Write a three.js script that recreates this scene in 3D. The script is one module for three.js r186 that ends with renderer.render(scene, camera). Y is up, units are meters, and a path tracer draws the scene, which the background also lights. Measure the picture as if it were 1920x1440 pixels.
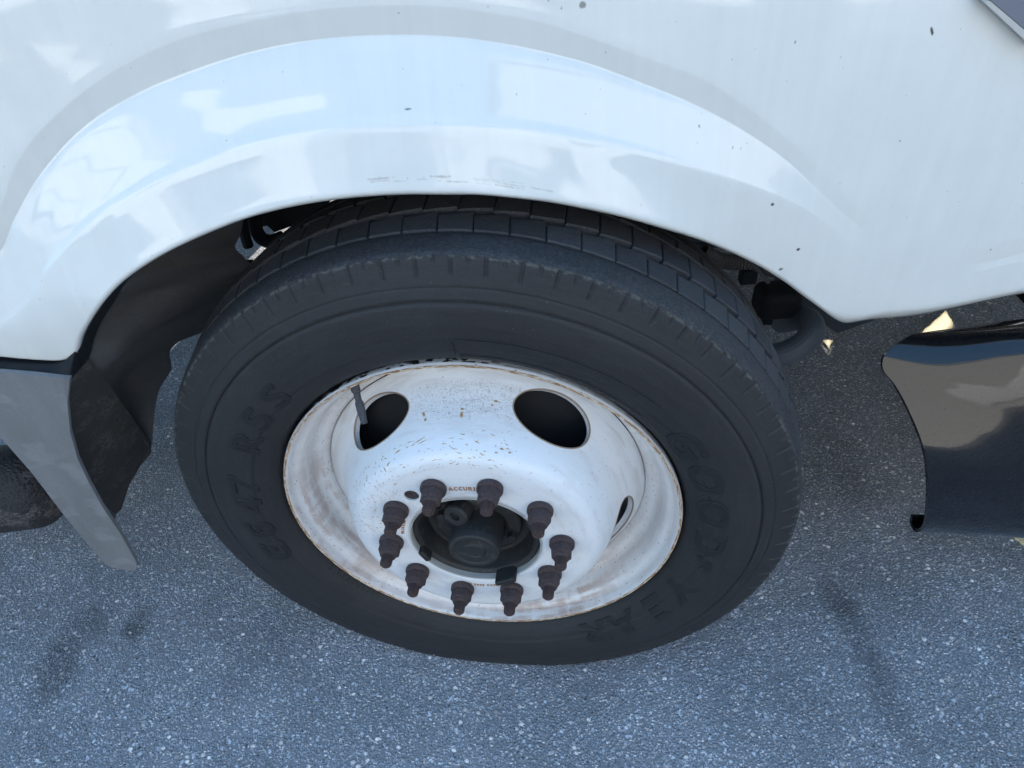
import * as THREE from 'three';
import { mergeGeometries, mergeVertices, toCreasedNormals } from 'three/addons/utils/BufferGeometryUtils.js';
import { RoundedBoxGeometry } from 'three/addons/geometries/RoundedBoxGeometry.js';
import { TextGeometry } from 'three/addons/geometries/TextGeometry.js';
import { FontLoader } from 'three/addons/loaders/FontLoader.js';
import { Brush, Evaluator, SUBTRACTION } from 'three-bvh-csg';

// ---------------------------------------------------------------- camera, sky, sun, exposure
const scene = new THREE.Scene();
const camera = new THREE.PerspectiveCamera(54.43, 4 / 3, 0.05, 900);
camera.rotation.order = 'YXZ';
camera.position.set(0.0326, 1.1835, 0.629);
camera.rotation.set(-0.7306, -0.0331, -0.0585);
scene.add(camera);

const renderer = new THREE.WebGLRenderer({ antialias: true });
renderer.setSize(1024, 768);
renderer.toneMapping = THREE.LinearToneMapping;
renderer.toneMappingExposure = 6.3;
renderer.shadowMap.enabled = true;

let seed = 12345;
const rnd = () => { seed = (seed * 1664525 + 1013904223) >>> 0; return seed / 4294967296; };
const rr = (a, b) => a + (b - a) * rnd();
const D2R = Math.PI / 180;
const clamp = (x, a = 0, b = 1) => Math.min(b, Math.max(a, x));
const sstep = (a, b, x) => { const t = clamp((x - a) / (b - a)); return t * t * (3 - 2 * t); };
const hash = (x, y, s) => { let h = (x * 374761393 + y * 668265263 + s * 1442695041) | 0; h = Math.imul(h ^ (h >>> 13), 1274126177); return ((h ^ (h >>> 16)) >>> 0) / 4294967296; };
function noise(x, y, px, py, s = 0) {               // value noise, periodic in px, py cells
  const xi = Math.floor(x), yi = Math.floor(y), fx = x - xi, fy = y - yi, m = (a, n) => ((a % n) + n) % n;
  const u = fx * fx * (3 - 2 * fx), w = fy * fy * (3 - 2 * fy), x0 = m(xi, px), x1 = m(xi + 1, px), y0 = m(yi, py), y1 = m(yi + 1, py);
  return (hash(x0, y0, s) * (1 - u) + hash(x1, y0, s) * u) * (1 - w) + (hash(x0, y1, s) * (1 - u) + hash(x1, y1, s) * u) * w;
}
const fbm = (x, y, px, py, s, n = 4) => { let a = 0.5, t = 0, q = 0; for (let k = 0; k < n; k++) { t += a * noise(x, y, px, py, s + k * 7); q += a; x *= 2; y *= 2; px *= 2; py *= 2; a *= 0.5; } return t / q; };
const SUN = new THREE.Vector3(0.321, 0.342, -0.883).normalize();
function makeSky() {
  const W = 512, H = 256, d = new Float32Array(W * H * 4), v = new THREE.Vector3();
  for (let j = 0; j < H; j++) for (let i = 0; i < W; i++) {
    const e = ((j + 0.5) / H - 0.5) * Math.PI, a = ((i + 0.5) / W - 0.5) * 2 * Math.PI;
    v.set(Math.cos(e) * Math.cos(a), Math.sin(e), Math.cos(e) * Math.sin(a));
    const up = Math.max(0, v.y), k = Math.pow(1 - up, 3.2), c = v.dot(SUN);
    const g = 0.10 * Math.pow(Math.max(0, c), 6) + 0.35 * Math.pow(Math.max(0, c), 40);
    const o = (j * W + i) * 4;
    const q = 1.0 / (up + 0.25), cl = 0.10 * sstep(0.50, 0.74, fbm(v.x * q * 2.2 + 40, v.z * q * 2.2 + 40, 4096, 4096, 19, 5)) * sstep(-0.02, 0.1, v.y);
    d[o] = 0.062 + 0.126 * k + g + cl; d[o + 1] = 0.142 + 0.158 * k + g * 0.92 + cl; d[o + 2] = 0.270 + 0.092 * k + g * 0.78 + cl * 0.95; d[o + 3] = 1;
  }
  const t = new THREE.DataTexture(d, W, H, THREE.RGBAFormat, THREE.FloatType);
  t.mapping = THREE.EquirectangularReflectionMapping; t.magFilter = t.minFilter = THREE.LinearFilter; t.wrapS = THREE.RepeatWrapping; t.needsUpdate = true;
  return t;
}
scene.background = makeSky();
scene.environment = scene.background;
const sun = new THREE.DirectionalLight(new THREE.Color(1.0, 0.93, 0.83), 2.3);
sun.position.copy(SUN).multiplyScalar(30); sun.castShadow = true;
Object.assign(sun.shadow.camera, { left: -14, right: 14, top: 14, bottom: -14, near: 1, far: 80 });
sun.shadow.mapSize.set(4096, 4096);
scene.add(sun, sun.target);

// ---------------------------------------------------------------- helpers
function tex(w, h, f, srgb, rep) {                  // f(i, j, out) writes 0..1 values
  const d = new Uint8Array(w * h * 4), o = [0, 0, 0];
  for (let j = 0; j < h; j++) for (let i = 0; i < w; i++) { f(i, j, o); const k = (j * w + i) * 4; for (let c = 0; c < 3; c++) d[k + c] = clamp(o[c]) * 255; d[k + 3] = 255; }
  const t = new THREE.DataTexture(d, w, h); t.wrapS = t.wrapT = THREE.RepeatWrapping; t.magFilter = THREE.LinearFilter; t.minFilter = THREE.LinearMipmapLinearFilter; t.generateMipmaps = true;
  if (srgb) t.colorSpace = THREE.SRGBColorSpace;
  if (rep) t.repeat.set(...rep);
  t.needsUpdate = true; return t;
}
const field = (w, h, f) => { const a = new Float32Array(w * h); for (let j = 0; j < h; j++) for (let i = 0; i < w; i++) a[j * w + i] = f(i, j); return a; };
const lin = (r, g, b) => new THREE.Color().setRGB(r, g, b);
const std = (o) => new THREE.MeshStandardMaterial({ side: THREE.DoubleSide, ...o });
const phy = (o) => new THREE.MeshPhysicalMaterial({ side: THREE.DoubleSide, ...o });
const used = {};
function numbered(n) { const k = used[n] = (used[n] ?? -1) + 1; return k ? `${n}_${String(k).padStart(3, '0')}` : n; }
function shade(o) { o.castShadow = o.receiveShadow = true; return o; }
function part(name, geo, mat, parent, label) {
  const m = shade(new THREE.Mesh(geo, mat)); m.name = parent ? name : numbered(name); (parent ?? scene).add(m);
  if (label) m.userData.label = label;
  return m;
}
function thing(name, label, category, group) { const g = new THREE.Group(); g.name = numbered(name); g.userData = { label, category }; if (group) g.userData.group = group; scene.add(g); return g; }
function struct(name, geo, mat) { const m = part(name, geo, mat); m.userData.kind = 'structure'; return m; }
function boxUV(g, s = 1) {                           // metres on the dominant plane
  g = g.index ? g.toNonIndexed() : g; g.computeVertexNormals?.();
  const p = g.attributes.position, n = g.attributes.normal, uv = new Float32Array(p.count * 2);
  for (let i = 0; i < p.count; i++) {
    const ax = Math.abs(n.getX(i)), ay = Math.abs(n.getY(i)), az = Math.abs(n.getZ(i));
    const [a, b] = az >= ax && az >= ay ? [p.getX(i), p.getY(i)] : ay >= ax ? [p.getX(i), p.getZ(i)] : [p.getZ(i), p.getY(i)];
    uv[2 * i] = a * s; uv[2 * i + 1] = b * s;
  }
  g.setAttribute('uv', new THREE.BufferAttribute(uv, 2)); return g;
}
const box = (w, h, d, x, y, z, r = 0.006) => { const g = new RoundedBoxGeometry(w, h, d, 2, Math.min(r, w / 2.1, h / 2.1, d / 2.1)); g.translate(x, y, z); return g; };
const V = (a) => new THREE.Vector3(...a);
// a sheet from rows of points (all rows equally long), given a thickness t along its normals; uv(x, y, z) optional
function sheet(rows, t, uvf, flip = false) {
  const R = rows.length, C = rows[0].length, pos = [], idx = [];
  const q = (i, j) => rows[clamp(i, 0, R - 1)][clamp(j, 0, C - 1)];
  const nrm = [];
  for (let i = 0; i < R; i++) for (let j = 0; j < C; j++) {
    const n = q(i + 1, j).clone().sub(q(i - 1, j)).cross(q(i, j + 1).clone().sub(q(i, j - 1))).normalize(); if (flip) n.negate(); nrm.push(n);
  }
  for (let i = 0; i < R; i++) for (let j = 0; j < C; j++) pos.push(rows[i][j].x, rows[i][j].y, rows[i][j].z);
  for (let i = 0; i < R; i++) for (let j = 0; j < C; j++) { const n = nrm[i * C + j], p = rows[i][j]; pos.push(p.x - n.x * t, p.y - n.y * t, p.z - n.z * t); }
  const N = R * C, quad = (a, b, c, d) => idx.push(a, b, c, a, c, d);
  for (let i = 0; i < R - 1; i++) for (let j = 0; j < C - 1; j++) {
    const a = i * C + j, b = a + 1, c = a + C + 1, d = a + C;
    if (flip) { quad(a, b, c, d); quad(N + a, N + d, N + c, N + b); } else { quad(a, d, c, b); quad(N + a, N + b, N + c, N + d); }
  }
  const g = new THREE.BufferGeometry(); g.setAttribute('position', new THREE.Float32BufferAttribute(pos, 3)); g.setIndex(idx); g.computeVertexNormals();
  // rim strips with their own vertices so that the edge stays crisp
  const rim = [], rp = [];
  for (let j = 0; j < C; j++) rim.push(j); for (let i = 1; i < R; i++) rim.push(i * C + C - 1); for (let j = C - 2; j >= 0; j--) rim.push((R - 1) * C + j); for (let i = R - 2; i >= 0; i--) rim.push(i * C);
  const ri = [], P = (k) => [pos[3 * k], pos[3 * k + 1], pos[3 * k + 2]];
  rim.forEach((k, m) => { rp.push(...P(k), ...P(N + k)); if (m) ri.push(2 * m - 2, 2 * m - 1, 2 * m + 1, 2 * m - 2, 2 * m + 1, 2 * m); });
  const e = new THREE.BufferGeometry(); e.setAttribute('position', new THREE.Float32BufferAttribute(rp, 3)); e.setIndex(ri); e.computeVertexNormals();
  const out = mergeGeometries([g, e]), p = out.attributes.position, uv = new Float32Array(p.count * 2);
  for (let i = 0; i < p.count; i++) { const w = uvf ? uvf(p.getX(i), p.getY(i), p.getZ(i)) : [p.getX(i), p.getY(i)]; uv[2 * i] = w[0]; uv[2 * i + 1] = w[1]; }
  out.setAttribute('uv', new THREE.BufferAttribute(uv, 2)); return out;
}
// a plate from an outline of 3-D points, thickened along v
function slab(points, v, bow) {
  const P = points.map(V), off = V(v), n = off.clone().normalize();
  const u = new THREE.Vector3(0, 1, 0); if (Math.abs(n.y) > 0.8) u.set(1, 0, 0);
  const e1 = u.clone().cross(n).normalize(), e2 = n.clone().cross(e1);
  const flat = P.map((p) => new THREE.Vector2(p.dot(e1), p.dot(e2)));
  const cw = THREE.ShapeUtils.isClockWise(flat); if (cw) { flat.reverse(); P.reverse(); }
  const tri = THREE.ShapeUtils.triangulateShape(flat, []), pos = [], idx = [];
  P.forEach((p) => pos.push(p.x, p.y, p.z)); P.forEach((p) => pos.push(p.x - off.x, p.y - off.y, p.z - off.z));
  const N = P.length; tri.forEach(([a, b, c]) => { idx.push(a, b, c, N + a, N + c, N + b); });
  P.forEach((p, k) => { const l = (k + 1) % N; idx.push(k, N + k, N + l, k, N + l, l); });
  const g = new THREE.BufferGeometry(); g.setAttribute('position', new THREE.Float32BufferAttribute(pos, 3)); g.setIndex(idx);
  return boxUV(toCreasedNormals(g.toNonIndexed(), 0.5));
}
function spline(points, n) { const c = new THREE.CatmullRomCurve3(points.map(V), false, 'centripetal'); return c.getSpacedPoints(n - 1); }
const tube = (points, r, n = 40, k = 12) => new THREE.TubeGeometry(new THREE.CatmullRomCurve3(points.map(V), false, 'centripetal'), n, r, k);
// lathe about the z axis from [radius, z] pairs, a0..a1 in radians
function latheZ(prof, seg, uvs = [1, 1], bend) {
  const pos = [], uv = [], idx = [], n = prof.length; let L = 0; const len = prof.map((p, i) => (i ? (L += Math.hypot(p[0] - prof[i - 1][0], p[1] - prof[i - 1][1])) : 0));
  for (let s = 0; s <= seg; s++) { const a = s / seg * 2 * Math.PI, c = Math.cos(a), d = Math.sin(a); prof.forEach(([r, z], i) => { let rr_ = r, zz = z; if (bend) [rr_, zz] = bend(r, z, a, i); pos.push(rr_ * c, rr_ * d, zz); uv.push(s / seg * uvs[0], len[i] / L * uvs[1]); }); }
  for (let s = 0; s < seg; s++) for (let i = 0; i < n - 1; i++) { const a = s * n + i, b = a + 1, c = a + n + 1, d = a + n; idx.push(a, d, c, a, c, b); }
  const g = new THREE.BufferGeometry(); g.setAttribute('position', new THREE.Float32BufferAttribute(pos, 3)); g.setAttribute('uv', new THREE.Float32BufferAttribute(uv, 2)); g.setIndex(idx); g.computeVertexNormals();
  const N = g.attributes.normal; for (let i = 0; i < n; i++) { const b = seg * n + i, x = N.getX(i) + N.getX(b), y = N.getY(i) + N.getY(b), z = N.getZ(i) + N.getZ(b), l = Math.hypot(x, y, z) || 1; N.setXYZ(i, x / l, y / l, z / l); N.setXYZ(b, x / l, y / l, z / l); }
  return g;
}
const dense = (prof, step) => { const o = [prof[0]]; for (let i = 1; i < prof.length; i++) { const [a, b] = prof[i - 1], [c, d] = prof[i], k = Math.max(1, Math.round(Math.hypot(c - a, d - b) / step)); for (let s = 1; s <= k; s++) o.push([a + (c - a) * s / k, b + (d - b) * s / k]); } return o; };
// corners of a profile rounded by r
function roundProf(P, r, k = 4) {
  const o = [P[0]];
  for (let i = 1; i < P.length - 1; i++) {
    const [ax, ay] = P[i - 1], [bx, by] = P[i], [cx, cy] = P[i + 1], l1 = Math.hypot(ax - bx, ay - by), l2 = Math.hypot(cx - bx, cy - by), t = Math.min(r, l1 / 2.2, l2 / 2.2);
    const p0 = [bx + (ax - bx) / l1 * t, by + (ay - by) / l1 * t], p1 = [bx + (cx - bx) / l2 * t, by + (cy - by) / l2 * t];
    for (let s = 0; s <= k; s++) { const u = s / k, w = 1 - u; o.push([w * w * p0[0] + 2 * w * u * bx + u * u * p1[0], w * w * p0[1] + 2 * w * u * by + u * u * p1[1]]); }
  }
  o.push(P[P.length - 1]); return o;
}
const font = await new FontLoader().loadAsync('fonts/droid/droid_sans_bold.typeface.json');

// measured outlines of the body, in metres
const ARCH = {
  lip: [[.876,.624,-.058],[.846,.662,-.058],[.674,.650,-.058],[.544,.629,-.058],[.489,.628,-.058],[.458,.628,-.055],[.440,.640,-.049],[.419,.658,-.046],[.393,.679,-.046],[.369,.699,-.046],[.338,.722,-.045],[.306,.743,-.042],[.261,.770,-.034],[.213,.795,-.024],[.172,.814,-.018],[.135,.826,-.018],[.100,.836,-.018],[.067,.843,-.018],[.034,.849,-.018],[.001,.852,-.018],[-.033,.855,-.018],[-.068,.856,-.018],[-.104,.855,-.018],[-.144,.851,-.018],[-.186,.843,-.018],[-.231,.829,-.018],[-.281,.809,-.018],[-.326,.784,-.018],[-.356,.760,-.019],[-.384,.732,-.025],[-.405,.708,-.031],[-.420,.687,-.035],[-.434,.678,-.037],[-.457,.679,-.038],[-.508,.690,-.039],[-.605,.719,-.039]],
  hem: [[.875,.638,-.045],[.844,.677,-.045],[.676,.665,-.045],[.548,.646,-.045],[.495,.645,-.045],[.463,.642,-.045],[.443,.647,-.045],[.421,.660,-.045],[.395,.682,-.045],[.371,.702,-.045],[.340,.725,-.044],[.308,.746,-.041],[.263,.773,-.033],[.215,.799,-.023],[.173,.818,-.017],[.136,.830,-.017],[.101,.840,-.017],[.067,.846,-.017],[.034,.852,-.017],[.001,.856,-.017],[-.033,.859,-.017],[-.068,.860,-.017],[-.105,.859,-.017],[-.144,.855,-.017],[-.186,.846,-.017],[-.232,.832,-.017],[-.282,.811,-.017],[-.327,.787,-.017],[-.357,.763,-.018],[-.386,.734,-.024],[-.407,.711,-.030],[-.422,.690,-.034],[-.436,.680,-.036],[-.459,.681,-.037],[-.510,.692,-.038],[-.606,.721,-.038]],
  flare_edge: [[.881,.640,-.045],[.850,.678,-.045],[.804,.713,-.045],[.710,.714,-.045],[.613,.700,-.045],[.559,.689,-.045],[.523,.688,-.045],[.486,.698,-.045],[.455,.722,-.045],[.427,.744,-.045],[.393,.772,-.045],[.358,.796,-.043],[.306,.822,-.040],[.252,.846,-.035],[.204,.865,-.032],[.160,.880,-.032],[.119,.892,-.032],[.080,.901,-.032],[.041,.908,-.032],[.002,.912,-.032],[-.038,.915,-.032],[-.079,.916,-.032],[-.122,.913,-.032],[-.168,.907,-.032],[-.216,.894,-.032],[-.268,.875,-.032],[-.323,.849,-.032],[-.371,.816,-.032],[-.403,.788,-.033],[-.434,.759,-.035],[-.461,.739,-.038],[-.493,.728,-.040],[-.537,.736,-.041],[-.568,.740,-.041],[-.644,.760,-.042],[-.725,.776,-.042]],
  groove_inner: [[.887,.641,-.045],[.856,.680,-.045],[.812,.716,-.045],[.783,.744,-.045],[.672,.726,-.046],[.596,.706,-.046],[.559,.706,-.045],[.508,.711,-.045],[.474,.734,-.045],[.443,.756,-.046],[.408,.783,-.047],[.377,.810,-.048],[.335,.846,-.051],[.285,.879,-.055],[.236,.905,-.058],[.188,.926,-.060],[.142,.945,-.062],[.096,.959,-.063],[.049,.970,-.064],[.002,.977,-.065],[-.046,.980,-.066],[-.096,.980,-.065],[-.147,.975,-.065],[-.201,.964,-.064],[-.257,.948,-.062],[-.315,.923,-.060],[-.371,.884,-.057],[-.417,.840,-.053],[-.448,.806,-.052],[-.492,.788,-.050],[-.540,.781,-.050],[-.597,.784,-.050],[-.665,.804,-.049],[-.704,.810,-.049],[-.720,.795,-.048],[-.737,.776,-.047]],
  groove_outer: [[.894,.643,-.045],[.862,.682,-.045],[.819,.718,-.045],[.793,.748,-.045],[.769,.770,-.046],[.703,.758,-.046],[.606,.731,-.045],[.534,.725,-.045],[.484,.741,-.045],[.453,.763,-.046],[.418,.793,-.046],[.388,.822,-.048],[.344,.860,-.049],[.294,.898,-.052],[.245,.929,-.054],[.195,.949,-.056],[.147,.968,-.057],[.100,.985,-.059],[.052,.996,-.060],[.003,1.004,-.061],[-.047,1.007,-.061],[-.098,1.006,-.061],[-.152,1.001,-.060],[-.208,.992,-.059],[-.266,.973,-.058],[-.324,.944,-.055],[-.382,.903,-.052],[-.425,.853,-.049],[-.458,.820,-.047],[-.516,.810,-.047],[-.582,.814,-.047],[-.660,.827,-.048],[-.695,.824,-.048],[-.706,.814,-.047],[-.723,.798,-.047],[-.740,.779,-.046]],
};
const BLADE = [[-0.576,0.694,-0.012],[-0.490,0.686,-0.010],[-0.459,0.679,-0.010],[-0.430,0.671,-0.010],[-0.425,0.668,-0.012],[-0.442,0.635,-0.012],[-0.460,0.588,-0.014],[-0.472,0.542,-0.016],[-0.479,0.495,-0.019],[-0.484,0.445,-0.022],[-0.487,0.380,-0.027],[-0.494,0.312,-0.032],[-0.497,0.298,-0.033],[-0.506,0.287,-0.034],[-0.517,0.289,-0.034],[-0.537,0.307,-0.032],[-0.539,0.357,-0.029],[-0.540,0.432,-0.025],[-0.538,0.519,-0.020],[-0.541,0.588,-0.016],[-0.551,0.678,-0.012]];
const STRIP_TOP = [[-0.599,0.692,-0.055],[-0.513,0.677,-0.052],[-0.479,0.672,-0.050],[-0.450,0.669,-0.048],[-0.433,0.671,-0.046],[-0.420,0.688,-0.042],[-0.406,0.709,-0.038],[-0.373,0.743,-0.030],[-0.339,0.774,-0.024],[-0.299,0.798,-0.020]];
const STRIP_LOW = [[-0.579,0.691,-0.016],[-0.493,0.683,-0.014],[-0.462,0.676,-0.014],[-0.433,0.668,-0.014],[-0.428,0.665,-0.016],[-0.427,0.660,-0.040],[-0.421,0.663,-0.060],[-0.417,0.673,-0.070],[-0.402,0.694,-0.075],[-0.376,0.721,-0.075]];
const FLAP = [[-0.453,0.635,-0.050],[-0.431,0.650,-0.070],[-0.463,0.529,-0.130],[-0.496,0.377,-0.200],[-0.504,0.357,-0.200],[-0.522,0.343,-0.190],[-0.549,0.311,-0.180],[-0.575,0.267,-0.170],[-0.582,0.266,-0.160],[-0.574,0.304,-0.140],[-0.553,0.375,-0.110],[-0.516,0.483,-0.075],[-0.489,0.559,-0.055]];
const FLAP2 = [[-0.514,0.457,-0.060],[-0.527,0.408,-0.075],[-0.526,0.347,-0.090],[-0.539,0.325,-0.090],[-0.526,0.373,-0.070]];
const LINER_A = [[-0.187,0.831,-0.050],[-0.208,0.828,-0.050],[-0.261,0.810,-0.050],[-0.312,0.788,-0.050],[-0.351,0.764,-0.050],[-0.386,0.730,-0.055],[-0.409,0.699,-0.060],[-0.426,0.671,-0.065],[-0.437,0.648,-0.070],[-0.452,0.590,-0.100],[-0.465,0.522,-0.130],[-0.482,0.448,-0.165],[-0.497,0.381,-0.195]];
const LINER_B = [[-0.213,0.806,-0.100],[-0.253,0.743,-0.200],[-0.277,0.700,-0.240],[-0.300,0.666,-0.260],[-0.318,0.634,-0.270],[-0.338,0.586,-0.280],[-0.361,0.558,-0.280],[-0.391,0.522,-0.280],[-0.422,0.517,-0.270],[-0.443,0.501,-0.265],[-0.448,0.474,-0.260],[-0.472,0.446,-0.240],[-0.497,0.375,-0.200]];
const BOARD_L = [[0.670,0.533,-0.130],[0.610,0.552,-0.105],[0.560,0.563,-0.085],[0.529,0.554,-0.069],[0.528,0.541,-0.061],[0.542,0.524,-0.050],[0.562,0.491,-0.026],[0.582,0.449,-0.003],[0.597,0.399,0.012],[0.608,0.355,0.018],[0.617,0.320,0.019],[0.624,0.291,0.012],[0.626,0.278,0.002],[0.627,0.277,-0.008],[0.625,0.289,-0.010]];
const BOARD_R = [[0.756,0.540,-0.130],[0.735,0.554,-0.105],[0.719,0.563,-0.085],[0.709,0.566,-0.069],[0.706,0.561,-0.061],[0.705,0.548,-0.050],[0.713,0.496,-0.026],[0.726,0.432,-0.003],[0.741,0.375,0.012],[0.760,0.323,0.018],[0.777,0.279,0.019],[0.792,0.254,0.012],[0.805,0.239,0.002],[0.810,0.239,-0.008],[0.804,0.257,-0.010]];
const PIPE = [[0.465,0.320,-0.360],[0.513,0.331,-0.340],[0.553,0.351,-0.330],[0.581,0.375,-0.340],[0.587,0.378,-0.370],[0.586,0.346,-0.420],[0.588,0.301,-0.470]];
const BRACKET = [0.544,0.392,-0.420];
const CLIP = [0.483,0.449,-0.420];
const HOSE = [[0.385,0.531,-0.380],[0.409,0.513,-0.380],[0.437,0.505,-0.380],[0.468,0.502,-0.380],[0.507,0.485,-0.380]];
const LOOP = [[-0.282,0.687,-0.350],[-0.291,0.654,-0.350],[-0.289,0.632,-0.350],[-0.278,0.624,-0.350],[-0.257,0.629,-0.350]];
const STRAP = [[-0.296,0.691,-0.330],[-0.302,0.662,-0.330],[-0.303,0.645,-0.330],[-0.303,0.630,-0.330]];
const SPLASH = [[V([0.545,0.444,-0.500]),V([0.648,0.377,-0.500]),V([0.792,0.263,-0.500])],[V([0.588,0.324,-0.470]),V([0.660,0.299,-0.470]),V([0.706,0.262,-0.470])]];
const INNER = [[-0.317,0.704,-0.370],[-0.318,0.641,-0.370],[-0.298,0.636,-0.370],[-0.281,0.639,-0.370],[-0.273,0.627,-0.370],[-0.247,0.635,-0.370],[-0.200,0.653,-0.370],[-0.143,0.707,-0.370]];
const STRUT = [[-0.344,0.598,-0.330],[-0.309,0.596,-0.330],[-0.319,0.559,-0.330],[-0.356,0.543,-0.330],[-0.391,0.506,-0.330],[-0.416,0.467,-0.330],[-0.411,0.498,-0.330],[-0.376,0.545,-0.330]];
function BUMPER_END() { const p = [[0.0005, 0]]; for (let k = 1; k <= 10; k++) { const a = k / 10 * Math.PI / 2; p.push([0.075 * Math.sin(a) , 0.055 * (1 - Math.cos(a))]); } p.push([0.082, 0.2], [0.082, 0.7]); const g = latheZ(p, 48); g.rotateY(-Math.PI / 2); g.scale(1, 1.05, 0.9); g.translate(-0.718, 0.231, -0.270); return boxUV(g, 3); }

// ---------------------------------------------------------------- ground
const asphalt = (() => {
  const W = 2048, cells = 600, col = new Float32Array(W * W), hgt = new Float32Array(W * W), tint = new Float32Array(W * W);
  const cell = (x, y, n, s) => { const a = ((x % n) + n) % n, b = ((y % n) + n) % n; return [x + 0.1 + 0.8 * hash(a, b, s), y + 0.1 + 0.8 * hash(a, b, s + 1), hash(a, b, s + 2), hash(a, b, s + 3)]; };
  for (let j = 0; j < W; j++) for (let i = 0; i < W; i++) {
    let c = 0.45, h = 0.25, ti = 0.5;
    for (const [n, s, dens, rmax] of [[cells, 11, 0.70, 0.66], [250, 51, 0.22, 0.50]]) {
      const x = i / W * n, y = j / W * n, xi = Math.floor(x), yi = Math.floor(y); let best = 9, id = 0, id2 = 0;
      for (let dy = -1; dy <= 1; dy++) for (let dx = -1; dx <= 1; dx++) { const [px, py, a, b] = cell(xi + dx, yi + dy, n, s); if (a > dens) continue; const r = rmax * (0.45 + 0.55 * b), ex = x - px, ey = y - py, an = b * 6.28, q = Math.hypot(ex * Math.cos(an) + ey * Math.sin(an), (ey * Math.cos(an) - ex * Math.sin(an)) * (1 + a)) / r; if (q < best) { best = q; id = b; id2 = a / dens; } }
      if (best < 1) { const e = sstep(1, 0.75, best); const tone = 0.43 + 0.30 * id2 + (id > 0.98 ? 0.24 : id > 0.9 ? 0.11 : 0) - (id < 0.13 ? 0.24 : 0); c += (tone - c) * e; h = Math.max(h, 0.35 + 0.5 * e * (0.6 + 0.4 * id)); ti = id; }
    }
    const k = j * W + i, g = hash(i, j, 5); col[k] = c * (0.80 + 0.40 * g) * (0.86 + 0.28 * fbm(i / 128, j / 128, 16, 16, 3)); hgt[k] = h + 0.08 * g; tint[k] = ti;
  }
  const map = tex(W, W, (i, j, o) => { const k = j * W + i, v = col[k], w = tint[k] > 0.9 ? 0.06 : 0; o[0] = v * (0.985 + w) * 1.04; o[1] = v * 1.04; o[2] = v * (1.03 - w) * 1.04; }, true);
  const bump = tex(W, W, (i, j, o) => { o[0] = o[1] = o[2] = hgt[j * W + i]; });
  return std({ map, bumpMap: bump, bumpScale: 0.0026, roughness: 0.85, vertexColors: true, color: lin(1, 1, 1) });
})();
{
  const axis = (a, b, step, far) => { const o = []; for (let x = a; x <= b + 1e-6; x += step) o.push(x); let s = step; while (o[o.length - 1] < far) { s *= 1.6; o.push(Math.min(far, o[o.length - 1] + s)); } s = step; while (o[0] > -far) { s *= 1.6; o.unshift(Math.max(-far, o[0] - s)); } return o; };
  const X = axis(-1.1, 1.4, 0.016, 300), Z = axis(-1.2, 0.45, 0.016, 300), pos = [], uv = [], col = [], idx = [];
  const stains = [[-0.642, -0.118, 0.024, 0.026, 0.62], [-0.635, -0.155, 0.02, 0.02, 0.35], [-0.752, -0.05, 0.04, 0.075, 0.48], [-0.72, -0.14, 0.045, 0.05, 0.32], [0.606, -0.06, 0.035, 0.05, 0.34], [0.613, 0.03, 0.03, 0.10, 0.32], [0.618, 0.14, 0.04, 0.07, 0.3], [0.70, -0.32, 0.12, 0.08, 0.15]];
  Z.forEach((z) => X.forEach((x) => {
    pos.push(x, 0, z); uv.push(x / 2 + 0.13, -z / 2 + 0.41);
    let d = 1; for (const [sx, sz, a, b, k] of stains) { const q = Math.hypot((x - sx) / a, (z - sz) / b) + 0.7 * (fbm(x * 30 + 400, z * 30 + 400, 4096, 4096, 9, 3) - 0.5); d *= 1 - k * sstep(1.25, 0.3, q); }
    d *= 0.9 + 0.2 * fbm(x * 4 + 400, z * 4 + 400, 4096, 4096, 31, 3); col.push(d, d, d);
  }));
  const n = X.length; for (let j = 0; j < Z.length - 1; j++) for (let i = 0; i < n - 1; i++) { const a = j * n + i; idx.push(a, a + n, a + n + 1, a, a + n + 1, a + 1); }
  const g = new THREE.BufferGeometry(); g.setAttribute('position', new THREE.Float32BufferAttribute(pos, 3)); g.setAttribute('uv', new THREE.Float32BufferAttribute(uv, 2)); g.setAttribute('color', new THREE.Float32BufferAttribute(col, 3)); g.setIndex(idx); g.computeVertexNormals();
  struct('ground', g, asphalt);
  // loose chips and proud stones of the surface
  const chip = new THREE.IcosahedronGeometry(1, 0); chip.scale(1, 0.55, 0.8);
  const N = 800, im = shade(new THREE.InstancedMesh(chip, std({ roughness: 0.85, flatShading: true }), N)), m = new THREE.Matrix4(), q = new THREE.Quaternion(), e = new THREE.Euler(), c = new THREE.Color();
  for (let k = 0; k < N; k++) {
    const s = 0.0014 + 0.0024 * Math.pow(rnd(), 3), x = rr(-1.1, 1.4), z = rr(-0.9, 0.42); e.set(rr(-0.4, 0.4), rr(0, 6.28), rr(-0.4, 0.4)); m.compose(new THREE.Vector3(x, s * 0.15, z), q.setFromEuler(e), new THREE.Vector3(s, s, s)); im.setMatrixAt(k, m);
    const v = rnd() < 0.25 ? rr(0.3, 0.5) : rr(0.12, 0.3); im.setColorAt(k, c.setRGB(v * 1.02, v, v * 0.97));
  }
  im.name = 'stone_chips'; im.userData = { kind: 'stuff', label: 'small pale stone chips scattered over the grey asphalt', category: 'gravel' }; scene.add(im);
}
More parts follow.
